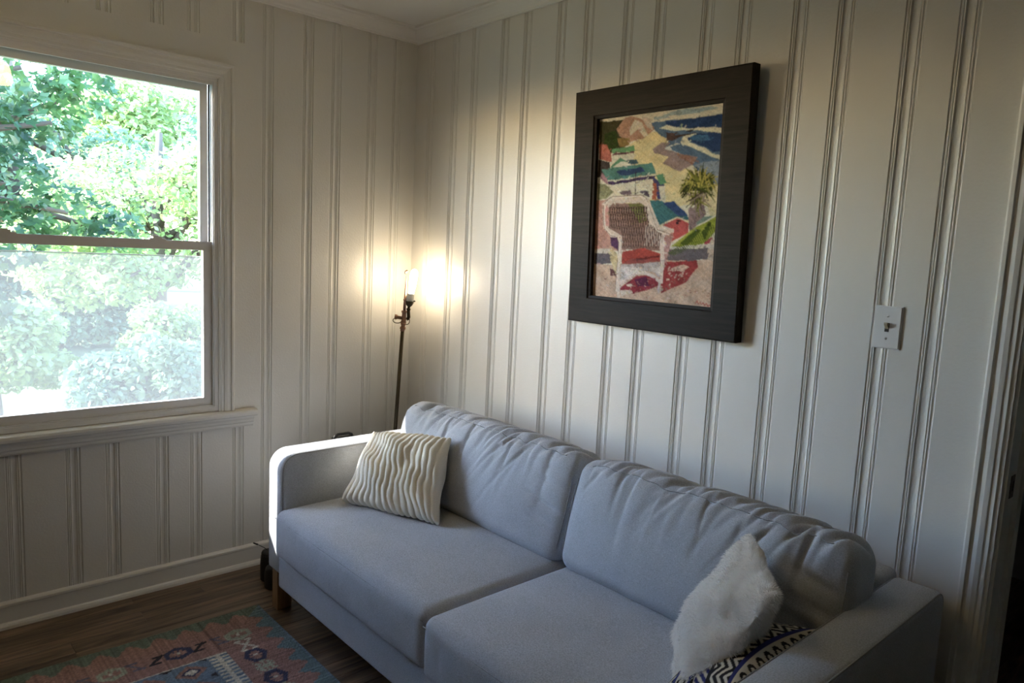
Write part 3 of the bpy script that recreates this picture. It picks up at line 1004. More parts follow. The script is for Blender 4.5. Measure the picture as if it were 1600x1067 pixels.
# ---------------------------------------------------------------- rug
RX0, RX1, RY0, RY1 = 0.385, 1.985, -0.932, -2.132
CS = 0.005
gx, gy = int(round((RX1 - RX0) / CS)), int(round((RY0 - RY1) / CS))
X, Y = np.meshgrid(np.linspace(0, RX1 - RX0, gx + 1), np.linspace(0, RY0 - RY1, gy + 1), indexing='ij')   # metres in from the corner
def rug_cols(X, Y):
    r = np.random.default_rng(5)
    W_, L_ = RX1 - RX0, RY0 - RY1
    dx, dy = np.minimum(X, W_ - X), np.minimum(Y, L_ - Y)
    e = np.minimum(dx, dy)
    along = np.where(dx < dy, Y, X)
    rose = np.array(srgb(150, 108, 98)[:3]); teal = np.array(srgb(92, 120, 128)[:3]); green = np.array(srgb(92, 108, 96)[:3])
    navy = np.array(srgb(52, 56, 88)[:3]); cream = np.array(srgb(198, 190, 170)[:3]); dark = np.array(srgb(44, 42, 50)[:3]); sage = np.array(srgb(152, 156, 132)[:3]); blue = np.array(srgb(96, 118, 140)[:3])
    C = np.tile(rose, X.shape + (1,))
    # stepped edge band with teeth
    tooth = np.abs((((along - 0.06) / 0.092) % 1) - 0.5) * 2
    steps = np.floor(tooth * 7) / 7
    depth = 0.026 + 0.055 * steps
    edge = e < depth
    C[edge & (dx < dy)] = green
    C[edge & (dx >= dy)] = teal
    thin = (e > 0.004) & (e < 0.008)
    C[thin & (dx >= dy)] = blue
    # motif row: centres 0.17 in from the edge, every 0.0705 m
    def place(cx, cy, kind, horiz):
        a = (Y - cy) if not horiz else (X - cx)
        b = (X - cx) if not horiz else (Y - cy)
        ra, rb = np.abs(a), np.abs(b)
        if kind == 'navy' or kind == 'sage':
            col = navy if kind == 'navy' else sage
            hexa = np.maximum(ra / 0.044, (ra * 0.5 + rb) / 0.042) < 1
            inner = np.maximum(ra / 0.027, (ra * 0.5 + rb) / 0.024) < 1
            spikes = hexa & ~inner
            C[spikes] = col
            C[inner] = rose * 1.05
            teeth = inner & ((np.floor((a + 1) / 0.008) % 2) == 0) & (rb > 0.010)
            C[teeth] = col
            C[(ra < 0.005) & (rb < 0.008)] = cream
        elif kind == 'bird':
            s1 = (np.abs(b - a * 0.9) < 0.008) & (ra < 0.024)
            s2 = (np.abs(rb - 0.020) < 0.005) & (np.abs(a - np.sign(b) * 0.010) < 0.020)
            C[s1 | s2] = dark
        elif kind == 's':
            s1 = (np.abs(b + a * 1.2) < 0.007) & (ra < 0.022)
            s2 = (np.abs(rb - 0.024) < 0.0045) & (np.abs(a + np.sign(b) * 0.008) < 0.020)
            o1 = (s1 | s2)
            C[o1] = np.array(srgb(98, 92, 112)[:3])
        elif kind == 'x':
            s1 = (np.abs(rb - ra * 0.8) < 0.006) & (ra < 0.036)
            s2 = (np.abs(ra - 0.036) < 0.004) & (rb < 0.026) & (rb > 0.006)
            C[s1 | s2] = cream
        elif kind == 'comb':
            s1 = ((ra < 0.005) & (rb < 0.034)) | ((rb < 0.004) & (ra < 0.036)) | ((np.abs(rb - 0.017) < 0.004) & (ra < 0.026))
            s2 = (ra < 0.038) & (rb < 0.032) & (((a / 0.010).astype(int) + (b / 0.010).astype(int)) % 3 == 0)
            C[s1 | s2] = sage * 1.15
    seqy = ['sage', 's', 'bird', 'navy', 'bird', 's']
    y = 0.147; k = 0
    while y < L_ - 0.10:
        for cx in (0.170, W_ - 0.170):
            place(cx, y, seqy[k % 6], False)
        y += 0.0690; k += 1
    seqx = ['x', 'navy', 'comb', 'navy', 'comb']
    x = 0.252; k = 0
    while x < W_ - 0.22:
        for cy in (0.150, L_ - 0.150):
            place(x, cy, seqx[k % 5], True)
        x += 0.082; k += 1
    # cream comb stripe and inner field
    q = e
    fld = (dx > 0.25) & (dy > 0.225)
    C[fld] = blue
    lin = fld & ((dx < 0.257) | ((dy > 0.246) & (dy < 0.264)))
    comb = (dx > 0.25) & (dy > 0.222) & (dy < 0.290) & ((np.floor(X / 0.0105) % 2) == 0)
    C[comb] = cream
    C[lin] = cream
    # inner field: small stepped lozenges
    ix, iy = X - 0.257, Y - 0.292
    inn = fld & (dx > 0.257) & (dy > 0.292)
    lz = (np.abs(((ix / 0.11) % 1) - 0.5) + np.abs(((iy / 0.13) % 1) - 0.5))
    lz = np.floor(lz * 12) / 12
    C[inn & (lz < 0.34)] = rose * 0.9
    C[inn & (lz < 0.20)] = navy
    C[inn & (lz < 0.10)] = cream
    C[inn & (lz > 0.78)] = dark
    # yarn abrash: each weft its own shade
    weft = 1 + 0.16 * r.standard_normal(X.shape[0])[:, None, None] * (dx >= dy)[..., None] + 0.16 * r.standard_normal(X.shape[1])[None, :, None] * (dx < dy)[..., None]
    C = C * np.clip(weft, 0.6, 1.5) * (1 + 0.10 * r.standard_normal(X.shape))[..., None]
    C = C * 0.74 + C.mean(-1, keepdims=True) * 0.26      # faded dyes
    return np.clip(C, 0.003, 0.9)
C = rug_cols(X, Y)
Z = 0.0075 + 0.0006 * rng.standard_normal(X.shape)
vt = np.stack([RX0 + X, RY0 - Y, Z], -1).reshape(-1, 3)
I = np.arange((gx + 1) * (gy + 1)).reshape(gx + 1, gy + 1)
quads = np.stack([I[:-1, :-1], I[:-1, 1:], I[1:, 1:], I[1:, :-1]], -1).reshape(-1, 4)
# woven edge down to the floor
rim = np.concatenate([I[:, 0], I[-1, 1:], I[::-1, -1][1:], I[0, ::-1][1:-1]])
base0 = len(vt)
low = vt[rim].copy(); low[:, 2] = 0.0006
vt = np.concatenate([vt, low])
nr_ = len(rim)
skirt = [(rim[i], rim[(i + 1) % nr_], base0 + (i + 1) % nr_, base0 + i) for i in range(nr_)]
rug = mesh_obj('rug', vt, list(quads) + skirt, M['rug'])
cc = C.reshape(-1, 3)
set_print(rug, np.concatenate([cc, cc[rim]]))
tag(rug, 'worn rose and teal kilim rug with navy medallions on the dark floor', 'rug')

# ---------------------------------------------------------------- framed print on the wall
pic = thing('framed_picture', 'dark wood framed beach watercolour with a wicker chair hung above the sofa', 'picture', (1.476, -0.004, 1.184))
FW, FH, MW = 0.714, 0.834, 0.101
tilt = math.atan2(0.026, FH)
pic.rotation_euler = (tilt, 0, 0)          # top hangs a little away from the wall
PR = [(0.0, 0.004), (0.0, -0.030), (0.004, -0.033), (MW - 0.012, -0.031), (MW - 0.009, -0.027), (MW, -0.024), (MW, -0.008), (MW, 0.004)]
bm = bmesh.new()
cor = [(-1, 0), (1, 0), (1, 1), (-1, 1)]
rings = []
for sx, sz in cor:
    rings.append([bm.verts.new((sx * (FW / 2 - w_), d, w_ if sz == 0 else FH - w_)) for w_, d in PR])
for c in range(4):
    a, b = rings[c], rings[(c + 1) % 4]
    for i in range(len(PR) - 1):
        bm.faces.new((a[i], a[i + 1], b[i + 1], b[i]))
    bm.faces.new((a[-1], a[0], b[0], b[-1]))
bm_obj('frame', bm, M['framewood'], pic)
box_obj('backing_board', (-FW / 2 + 0.05, -0.002, 0.05), (FW / 2 - 0.05, 0.003, FH - 0.05), M['subfloor'], pic)
PAINT = [
    ((226,216,192),6,[(-5,-5),(1005,-5),(1005,1005),(-5,1005)]),
    ((160,178,182),14,[(529,24),(677,9),(897,11),(951,25),(759,36),(563,35)]),
    ((175,190,195),10,[(461,30),(563,29),(597,42),(479,44)]),
    ((226,206,150),9,[(276,159),(466,105),(544,115),(698,297),(1014,358),(1024,492),(188,483),(326,239)]),
    ((88,116,146),12,[(450,55),(1006,57),(1017,409),(901,365),(693,228),(575,196),(597,150),(537,131),(465,89)]),
    ((36,66,116),14,[(565,59),(1006,57),(1003,121),(905,120),(748,105),(575,83)]),
    ((40,66,112),14,[(711,141),(1004,133),(1011,231),(929,234),(865,201),(761,175)]),
    ((60,110,150),14,[(735,142),(884,146),(909,173),(777,168)]),
    ((228,222,196),8,[(517,90),(575,80),(748,107),(905,112),(1003,121),(1005,146),(883,131),(749,115),(602,106)]),
    ((228,220,190),8,[(689,176),(703,140),(814,137),(736,153),(753,177),(866,206),(930,245),(1006,253),(1007,278),(915,254),(812,213)]),
    ((205,205,200),8,[(558,190),(656,174),(689,181),(608,188),(626,210),(742,241),(822,250),(694,239),(593,211)]),
    ((88,66,62),26,[(578,117),(668,118),(628,131),(813,132),(687,145),(630,157),(580,154)]),
    ((60,50,55),20,[(733,114),(773,114),(773,123),(725,120)]),
    ((158,134,132),12,[(473,191),(539,163),(606,166),(567,196),(660,222),(822,250),(778,289),(699,317),(555,270),(603,240),(491,214)]),
    ((164,118,98),12,[(660,222),(822,252),(785,284),(678,243)]),
    ((140,150,165),14,[(794,290),(917,274),(1000,278),(1009,398),(922,351)]),
    ((70,66,40),18,[(-2,19),(230,21),(275,154),(194,177),(111,196),(11,140)]),
    ((186,140,116),16,[(159,69),(229,13),(283,10),(356,28),(455,61),(474,95),(399,133),(275,143),(190,110)]),
    ((214,202,180),10,[(270,82),(312,30),(375,51),(433,125),(398,123),(342,81),(316,96),(281,110)]),
    ((206,186,168),12,[(364,20),(444,31),(466,100),(421,75)]),
    ((58,76,28),22,[(56,85),(159,75),(183,154),(121,196),(51,147)]),
    ((150,120,60),18,[(172,120),(273,121),(276,159),(194,166)]),
    ((192,104,84),18,[(6,139),(70,148),(121,196),(133,242),(17,225)]),
    ((74,64,62),18,[(3,225),(114,241),(117,275),(53,318),(5,328)]),
    ((216,206,182),6,[(131,185),(323,189),(326,228),(135,236)]),
    ((104,160,108),10,[(124,174),(317,165),(328,195),(132,195)]),
    ((110,64,76),30,[(132,198),(324,197),(324,206),(133,208)]),
    ((92,146,112),10,[(112,275),(202,222),(273,253),(218,245),(136,275)]),
    ((70,98,110),10,[(254,244),(344,239),(364,263),(274,261)]),
    ((222,212,190),6,[(136,275),(210,245),(274,263),(266,275)]),
    ((170,120,130),16,[(46,295),(111,331),(99,370),(34,329)]),
    ((222,212,186),6,[(93,342),(483,332),(500,451),(147,445)]),
    ((82,134,124),16,[(40,280),(473,262),(510,323),(98,348)]),
    ((46,70,110),20,[(174,294),(392,280),(420,308),(204,323)]),
    ((70,50,90),40,[(98,351),(508,331),(492,349),(109,368)]),
    ((216,206,182),5,[(98,345),(510,324),(510,330),(98,352)]),
    ((70,70,120),16,[(483,332),(588,383),(573,398),(573,457),(535,457),(496,397)]),
    ((92,150,110),10,[(508,327),(559,321),(600,372),(550,380)]),
    ((216,206,186),8,[(538,387),(589,388),(596,484),(561,473)]),
    ((178,92,62),16,[(485,369),(519,365),(523,456),(488,456)]),
    ((120,100,110),14,[(206,407),(302,403),(322,426),(226,427)]),
    ((96,84,100),14,[(379,408),(444,404),(473,445),(420,430)]),
    ((60,50,70),6,[(336,305),(344,305),(354,426),(347,426)]),
    ((150,150,110),24,[(7,357),(75,364),(163,406),(90,444),(13,449)]),
    ((192,140,124),18,[(-1,450),(267,454),(287,730),(1,736)]),
    ((60,116,122),14,[(467,457),(569,464),(778,547),(780,578),(692,550),(558,591)]),
    ((46,72,120),16,[(569,471),(667,466),(777,541),(711,547)]),
    ((196,78,74),10,[(558,594),(693,554),(785,575),(784,627),(662,672),(564,673)]),
    ((220,206,170),5,[(553,592),(692,547),(784,570),(785,576),(693,554),(563,598)]),
    ((40,32,40),5,[(686,564),(709,564),(710,585),(687,585)]),
    ((148,122,124),26,[(775,504),(885,487),(906,529),(855,584),(793,621),(779,559)]),
    ((222,206,160),9,[(901,463),(1007,441),(1005,536),(934,547)]),
    ((120,142,132),12,[(898,541),(961,542),(846,590),(836,578)]),
    ((146,156,30),14,[(655,700),(829,602),(1009,533),(1005,601),(899,680),(742,701)]),
    ((76,92,22),16,[(721,683),(848,608),(876,614),(779,695)]),
    ((70,86,20),14,[(877,626),(927,571),(946,577),(907,668)]),
    ((176,180,60),8,[(655,700),(828,599),(838,606),(676,701)]),
    ((184,66,84),12,[(903,674),(960,643),(962,673),(908,683)]),
    ((206,192,180),10,[(960,649),(1006,613),(1008,690),(936,683)]),
    ((206,194,180),8,[(1,732),(154,720),(156,746),(2,753)]),
    ((206,194,180),8,[(645,706),(944,680),(1003,691),(1001,714),(909,698),(656,712)]),
    ((104,96,104),16,[(6,753),(156,746),(160,806),(6,814)]),
    ((112,102,106),16,[(617,716),(937,699),(941,755),(622,786)]),
    ((200,176,156),12,[(932,699),(1005,714),(1006,780),(941,755)]),
    ((206,172,146),16,[(0,811),(172,813),(611,773),(859,766),(941,755),(1010,780),(1009,1002),(-4,1004)]),
    ((160,52,52),18,[(611,783),(859,763),(871,797),(793,879),(603,948),(577,863)]),
    ((214,180,156),30,[(672,809),(767,787),(806,799),(751,825),(673,822)]),
    ((150,46,58),18,[(257,936),(392,864),(537,859),(600,901),(501,931),(378,963),(254,966)]),
    ((96,34,66),16,[(372,885),(476,867),(500,912),(407,923)]),
    ((222,200,178),6,[(300,921),(342,912),(375,921),(322,930)]),
    ((220,200,180),6,[(253,953),(355,945),(367,957),(261,986)]),
    ((150,116,104),20,[(104,478),(416,469),(477,591),(600,628),(587,723),(254,724),(226,645),(124,606)]),
    ((120,120,60),24,[(290,474),(417,475),(454,565),(393,578)]),
    ((222,200,184),12,[(58,471),(123,438),(382,430),(467,450),(513,534),(557,588),(677,609),(674,625),(591,638),(477,597),(428,488),(385,468),(159,472),(111,498),(124,606),(249,651),(250,678),(150,659),(79,606)]),
    ((212,150,140),12,[(70,484),(110,485),(134,599),(89,592)]),
    ((96,60,96),18,[(144,659),(222,658),(221,724),(159,706)]),
    ((214,190,140),22,[(147,706),(211,745),(240,837),(209,872),(153,786)]),
    ((224,206,192),10,[(217,665),(250,671),(248,797),(251,997),(231,998),(212,838),(236,784)]),
    ((176,64,50),12,[(255,737),(444,713),(578,736),(577,781),(450,791),(259,807)]),
    ((120,40,36),10,[(375,770),(575,746),(576,755),(386,781)]),
    ((206,192,186),34,[(249,810),(578,784),(583,863),(535,839),(422,837),(255,903)]),
    ((226,206,196),8,[(250,903),(370,846),(432,835),(536,852),(609,891),(590,898),(517,866),(423,853),(360,866),(257,930)]),
    ((222,200,188),12,[(561,638),(649,628),(611,773),(611,894),(580,895),(583,774)]),
    ((190,140,134),14,[(601,641),(671,628),(638,747),(613,799)]),
    ((196,180,172),8,[(571,892),(591,891),(589,949),(578,949)]),
    ((110,70,70),18,[(156,833),(185,839),(214,871),(159,874)]),
]
def inside(px, py, poly):
    r = np.zeros(px.shape, bool)
    n = len(poly)
    for i in range(n):
        x1, y1 = poly[i]; x2, y2 = poly[(i + 1) % n]
        if y1 == y2: continue
        c = ((y1 > py) != (y2 > py)) & (px < (x2 - x1) * (py - y1) / (y2 - y1) + x1)
        r ^= c
    return r
PU, PV = 230, 292
gu, gv = np.meshgrid(np.linspace(0, 1000, PU), np.linspace(0, 1000, PV), indexing='ij')
pr_ = np.random.default_rng(21)
def lin(c):
    a = np.array(srgb(*c)[:3])
    return a * 0.83 + a.mean() * 0.17
art = np.zeros((PU, PV, 3))
# brushy wobble so that painted edges are not ruler straight
wob = 1.6 * np.sin(gu / 31 + gv / 47) + 1.2 * np.sin(gv / 23 - gu / 37)
wob2 = 1.6 * np.sin(gv / 29 + gu / 53 + 1) + 1.2 * np.sin(gu / 19 + gv / 41)
def blot(seed, s):
    r = np.random.default_rng(seed)
    z = np.zeros_like(gu)
    for k in range(6):
        fx, fy = r.uniform(-1, 1, 2) / s * (1 + k)
        z += np.sin(gu * fx + gv * fy + r.uniform(0, 6.28)) / (1 + 0.5 * k)
    return z / 2.2
for i, (c, n, poly) in enumerate(PAINT):
    mk = inside(gu + wob, gv + wob2, poly)
    tone = 1 + n / 100.0 * blot(i, 22) + n / 160.0 * pr_.standard_normal(gu.shape)
    art[mk] = (lin(c)[None, None] * np.clip(tone, 0.3, 1.6)[..., None])[mk]
def dab(u, v, du, dv, w_, col):
    # one short brush mark, worked on a small window of the sheet
    i0, i1 = int(max(0, (min(u, u + du) - w_ - 5) / 1000 * PU)), int(min(PU, (max(u, u + du) + w_ + 9) / 1000 * PU))
    j0, j1 = int(max(0, (min(v, v + dv) - w_ - 5) / 1000 * PV)), int(min(PV, (max(v, v + dv) + w_ + 9) / 1000 * PV))
    if i1 <= i0 or j1 <= j0: return
    a, b = gu[i0:i1, j0:j1], gv[i0:i1, j0:j1]
    L = math.hypot(du, dv) + 1e-6
    t = ((a - u) * du + (b - v) * dv) / L
    s = np.abs((b - v) * du - (a - u) * dv) / L
    mk = (t >= 0) & (t <= L) & (s < w_)
    sub = art[i0:i1, j0:j1]
    sub[mk] = 0.35 * sub[mk] + 0.65 * col
# loose brushwork inside every wash: darker, lighter and warmer marks of its own colour
for i, (c, n, poly) in enumerate(PAINT[1:]):
    pa = np.array(poly, float)
    lo_, hi_ = pa.min(0), pa.max(0)
    area = (hi_[0] - lo_[0]) * (hi_[1] - lo_[1])
    an0 = pr_.uniform(-0.5, 0.5)
    for k in range(int(min(90, 8 + area / 900))):
        u, v = pr_.uniform(lo_[0], hi_[0]), pr_.uniform(lo_[1], hi_[1])
        if not inside(np.array([u]), np.array([v]), poly)[0]: continue
        if np.abs(art[min(PU - 1, max(0, int(u / 1000 * PU))), min(PV - 1, max(0, int(v / 1000 * PV)))] - lin(c)).max() > 0.35 * lin(c).max() + 0.02: continue
        an = an0 + pr_.normal(0, 0.5)
        L = pr_.uniform(8, 34)
        f_ = pr_.choice([0.55, 0.72, 0.85, 1.2, 1.4])
        colr = lin(c) * f_ * np.array([1 + pr_.normal(0, 0.10), 1.0, 1 + pr_.normal(0, 0.14)])
        dab(u, v, L * math.cos(an), L * math.sin(an), pr_.uniform(1.5, 5), np.clip(colr, 0.003, 0.9))
def stroke(u0, v0, u1, v1, w_, c):
    d = np.array([u1 - u0, (v1 - v0)], float)
    L = np.hypot(*d)
    if L < 1e-6: return
    d /= L
    t = (gu - u0) * d[0] + (gv - v0) * d[1]
    s = np.abs((gu - u0) * -d[1] + (gv - v0) * d[0])
    mk = (t >= 0) & (t <= L) & (s < w_ * (1 - 0.5 * t / L))
    art[mk] = lin(c)
# wicker lattice of the chair back
lat = [(121, 490), (449, 488), (480, 580), (580, 628), (567, 712), (253, 712), (240, 620), (135, 600)]
lm = inside(gu, gv, lat)
tmp = art.copy()
for k in range(-10, 40):
    u0 = 60 + k * 21
    stroke(u0, 480, u0 + 70, 720, 3.4, (70, 48, 44))
    stroke(u0 + 60, 480, u0 - 10, 720, 3.4, (86, 60, 54))
art[~lm] = tmp[~lm]
# slatted side and skirt of the chair
for k in range(18):
    stroke(452 + k * 8, 590 + k * 3, 446 + k * 8, 700, 2.2, (120, 100, 100) if k % 2 else (225, 205, 190))
for k in range(26):
    stroke(256 + k * 13, 770, 254 + k * 13, 820, 2.0, (110, 90, 92))
# outlines and shading of the white wicker arms
rimpts = [(80, 478), (118, 452), (150, 440), (400, 436), (440, 452), (470, 500), (520, 590), (545, 620), (640, 640)]
for a, b in zip(rimpts[:-1], rimpts[1:]):
    stroke(a[0], a[1], b[0], b[1], 4.0, (238, 222, 206)); stroke(a[0], a[1] - 7, b[0], b[1] - 7, 2.2, (120, 92, 90))
rimpts = [(84, 478), (84, 560), (100, 612), (160, 650), (215, 655), (235, 690), (228, 800), (222, 960)]
for a, b in zip(rimpts[:-1], rimpts[1:]):
    stroke(a[0], a[1], b[0], b[1], 9.0, (232, 214, 198)); stroke(a[0] - 10, a[1], b[0] - 10, b[1], 2.2, (122, 96, 92))
# palm fronds
for k in range(110):
    an = pr_.uniform(-math.pi * 1.12, math.pi * 0.12)
    L = pr_.uniform(60, 128)
    cu, cv = 842 + pr_.normal(0, 10), 395 + pr_.normal(0, 14)
    c = [(70, 78, 26), (124, 124, 34), (188, 172, 66), (52, 56, 26)][pr_.integers(4)]
    du, dv = math.cos(an) * L * 1.08, math.sin(an) * L * 0.85
    stroke(cu, cv, cu + du, cv + dv, 5.0, c)
    stroke(cu + du * 0.7, cv + dv * 0.7, cu + du * 1.06, cv + dv * 0.7 + 42, 4.0, c)
for k in range(40):
    stroke(842 + pr_.normal(0, 34), 430 + pr_.normal(0, 14), 842 + pr_.normal(0, 40), 500 + pr_.normal(0, 20), 5.0, [(130, 128, 40), (70, 62, 40), (150, 130, 110)][k % 3])
# banana leaf veins, wall shadow flecks, ground scratches
for k in range(26):
    t = k / 26
    stroke(640 + 330 * t, 730 - 150 * t, 690 + 310 * t, 745 - 100 * t, 3.2, (84, 98, 24))
for k in range(150):
    u, v = pr_.uniform(20, 980), pr_.uniform(850, 990)
    stroke(u, v, u + pr_.uniform(-26, 26), v + pr_.uniform(-8, 8), 2.2, [(176, 120, 104), (222, 194, 168), (150, 104, 96)][k % 3])
for k in range(26):
    u, v = pr_.uniform(640, 800), pr_.uniform(800, 870)
    stroke(u, v, u + 14, v - 6, 3, (214, 176, 156))
# artist's red scrawl in the lower right corner
sg = [(868, 985), (880, 968), (890, 988), (902, 972), (912, 988), (924, 974), (934, 990), (948, 976), (958, 992), (972, 982), (984, 994)]
for a, b in zip(sg[:-1], sg[1:]):
    stroke(a[0], a[1], b[0], b[1], 3.0, (196, 70, 56))
# soften the brush edges a little and break up the flat washes
for _ in range(1):
    a_ = np.pad(art, ((1, 1), (1, 1), (0, 0)), mode='edge')
    art = (a_[:-2, 1:-1] + a_[2:, 1:-1] + a_[1:-1, :-2] + a_[1:-1, 2:] + 2 * a_[1:-1, 1:-1]) / 6
wash = 1 + 0.10 * blot(90, 9) + 0.08 * blot(91, 4)
hue = 0.05 * blot(92, 16)
art = 0.80 * art * wash[..., None] * np.stack([1 + hue, np.ones_like(hue), 1 - hue], -1)
IW, IH = FW - 2 * MW + 0.006, FH - 2 * MW + 0.006
vt = np.stack([-IW / 2 + gu / 1000 * IW, np.full_like(gu, -0.0095), MW - 0.003 + IH * (1 - gv / 1000)], -1).reshape(-1, 3)
I = np.arange(PU * PV).reshape(PU, PV)
qd = np.stack([I[:-1, :-1], I[:-1, 1:], I[1:, 1:], I[1:, :-1]], -1).reshape(-1, 4)
canvas = mesh_obj('watercolour_print', vt, qd, M['art'], pic)
canvas['label'] = 'beach cottages, palm and white wicker chair watercolour print'
set_print(canvas, np.clip(art, 0.004, 0.95).reshape(-1, 3))

# ---------------------------------------------------------------- pipe floor lamp in the corner
lamp = thing('floor_lamp', 'tall bronze pipe floor lamp with a bare lit bulb in the room corner', 'lamp', (0.172, -0.212, 0.0))
def lp(name, pts, rad, mat, parent=None, seg=14):
    o = tube_obj(name, pts, rad, mat, None, seg)
    if parent is None:
        adopt(lamp, o)
    else:
        o.parent = parent
    return o
P0, P1 = Vector((0.174, -0.209, 0.02)), Vector((0.1989, -0.1717, 1.0473))
ax = (P1 - P0).normalized()
lp('base', [(0.172, -0.212, 0.0), (0.172, -0.212, 0.012), (0.172, -0.212, 0.020), (0.173, -0.211, 0.030)], [0.125, 0.125, 0.110, 0.016], M['bronze'], seg=28)
lp('pole', [P0, P1], 0.0088, M['bronze'])
C0, C1 = Vector((0.1984, -0.1725, 1.040)), Vector((0.2007, -0.1689, 1.0788))
col = lp('collar', [C0, C0.lerp(C1, 0.2), C0.lerp(C1, 0.25), C0.lerp(C1, 0.5), C0.lerp(C1, 0.55), C0.lerp(C1, 0.75), C0.lerp(C1, 0.8), C1], [0.0105, 0.0105, 0.0135, 0.0135, 0.0095, 0.0095, 0.0125, 0.0125], M['copper'])
T0, T1 = Vector((0.2007, -0.1689, 1.0788)), Vector((0.2022, -0.1667, 1.137))
tee = lp('tee_fitting', [T0, T0.lerp(T1, 0.15), T0.lerp(T1, 0.16), T0.lerp(T1, 0.8), T0.lerp(T1, 0.82), T0.lerp(T1, 0.97), T1], [0.0125, 0.0125, 0.0100, 0.0100, 0.0135, 0.0135, 0.010], M['copper'])
# cross arm through the tee: left end cap, right elbow rising to the socket
AL, AR = Vector((0.1775, -0.2040, 1.1070)), Vector((0.2085, -0.1572, 1.0970))
lp('cross_arm', [AL, AL.lerp(AR, 0.22), AL.lerp(AR, 0.23), AR], [0.0115, 0.0115, 0.0078, 0.0078], M['copper'])
E0 = AR
lp('elbow', [E0, (0.2118, -0.1525, 1.0990), (0.2136, -0.1498, 1.1070), (0.2130, -0.1506, 1.1200), (0.2124, -0.1514, 1.1421)], [0.0082, 0.0082, 0.0084, 0.0080, 0.0076], M['bronze'])
lp('nipple', [(0.2124, -0.1514, 1.1400), (0.2128, -0.1507, 1.1470), (0.2129, -0.1506, 1.1475), (0.2133, -0.1499, 1.1560)], [0.0100, 0.0100, 0.0065, 0.0065], M['bronze'])
S0, S1 = Vector((0.2133, -0.1499, 1.1555)), Vector((0.2172, -0.1441, 1.2158))
sd = (S1 - S0)
cup = lp('socket_cup', [S0, S0 + sd * 0.12, S0 + sd * 0.30, S0 + sd * 0.42], [0.008, 0.0145, 0.0190, 0.0195], M['bronze'], seg=18)
sk = lp('socket', [S0 + sd * 0.42, S0 + sd * 0.45, S0 + sd * 0.98, S0 + sd * 1.0], [0.0185, 0.0175, 0.0170, 0.0150], M['socket'], seg=18)
sd_n = sd.normalized()
kx = Vector((0.74, 0.67, 0)).normalized()
kk = lp('switch_key', [S0 + sd * 0.44 + kx * 0.015, S0 + sd * 0.44 + kx * 0.026], 0.003, M['bronze'], sk, seg=8)
B0, B1 = Vector((0.2178, -0.1432, 1.2170)), Vector((0.2255, -0.1316, 1.3292))
prof = [(0.0, 0.0125), (0.10, 0.0130), (0.22, 0.0150), (0.40, 0.0168), (0.60, 0.0175), (0.80, 0.0172), (0.90, 0.0150), (0.96, 0.0105), (1.0, 0.003)]
lp('bulb', [B0.lerp(B1, t) for t, r in prof], [r for t, r in prof], M['bulb'], seg=20)
# tapered upright spike with a small hooked finial
U0, U1 = Vector((0.2022, -0.1667, 1.135)), Vector((0.2046, -0.1631, 1.3055))
sp = lp('upright', [U0, U0.lerp(U1, 0.28), U0.lerp(U1, 0.29), U0.lerp(U1, 0.31), U0.lerp(U1, 0.32), U1], [0.0065, 0.0062, 0.0085, 0.0085, 0.0058, 0.0016], M['copper'])
f = U1 + Vector((0.0, 0.0, 0.004))
lp('finial', [f + Vector((-0.001, -0.001, -0.006)), f + Vector((-0.004, -0.004, 0.000)), f + Vector((-0.004, -0.004, 0.007)), f + Vector((0.001, 0.001, 0.012)), f + Vector((0.006, 0.006, 0.010))], [0.0022, 0.0034, 0.0036, 0.0030, 0.0012], M['copper'], sp, seg=10)
# loop of cord hanging under the cross arm
lc = Vector((0.1850, -0.1925, 1.0900))
ld = (AR - AL).normalized(); ld.z = 0; ld.normalize()
pts = [lc + ld * (0.020 * math.cos(t)) + Vector((0, 0, 0.013 * math.sin(t))) for t in np.linspace(math.pi * 0.80, math.pi * 2.05, 16)]
lp('cord', pts, 0.0020, M['bronze'], seg=8)
lc2 = Vector((0.2095, -0.1560, 1.0890))
pts = [lc2 + ld * (0.012 * math.cos(t)) + Vector((0, 0, 0.017 * math.sin(t))) for t in np.linspace(-math.pi * 0.75, math.pi * 0.25, 12)]
lp('cord', pts, 0.0018, M['bronze'], seg=8)

# ---------------------------------------------------------------- pendant lamp above the frame (mirrored in the upper pane)
CLX, CLY = 1.40, -1.485
cl = thing('pendant_lamp', 'small amber glass pendant lamp seen as a yellow reflection in the upper window pane', 'lamp', (CLX, CLY, H))
o = tube_obj('canopy', [(CLX, CLY, H), (CLX, CLY, H - 0.012), (CLX, CLY, H - 0.025)], [0.055, 0.052, 0.012], M['bronze'], None, seg=24)
adopt(cl, o)
o = tube_obj('stem', [(CLX, CLY, H - 0.02), (CLX, CLY, 2.255)], 0.006, M['bronze'], None, seg=10)
adopt(cl, o)
o = tube_obj('shade', [(CLX, CLY, 2.262), (CLX, CLY, 2.255), (CLX, CLY, 2.235), (CLX, CLY, 2.160), (CLX, CLY, 2.142), (CLX, CLY, 2.138)], [0.014, 0.034, 0.060, 0.076, 0.070, 0.045], M['shade'], None, seg=32)
adopt(cl, o)

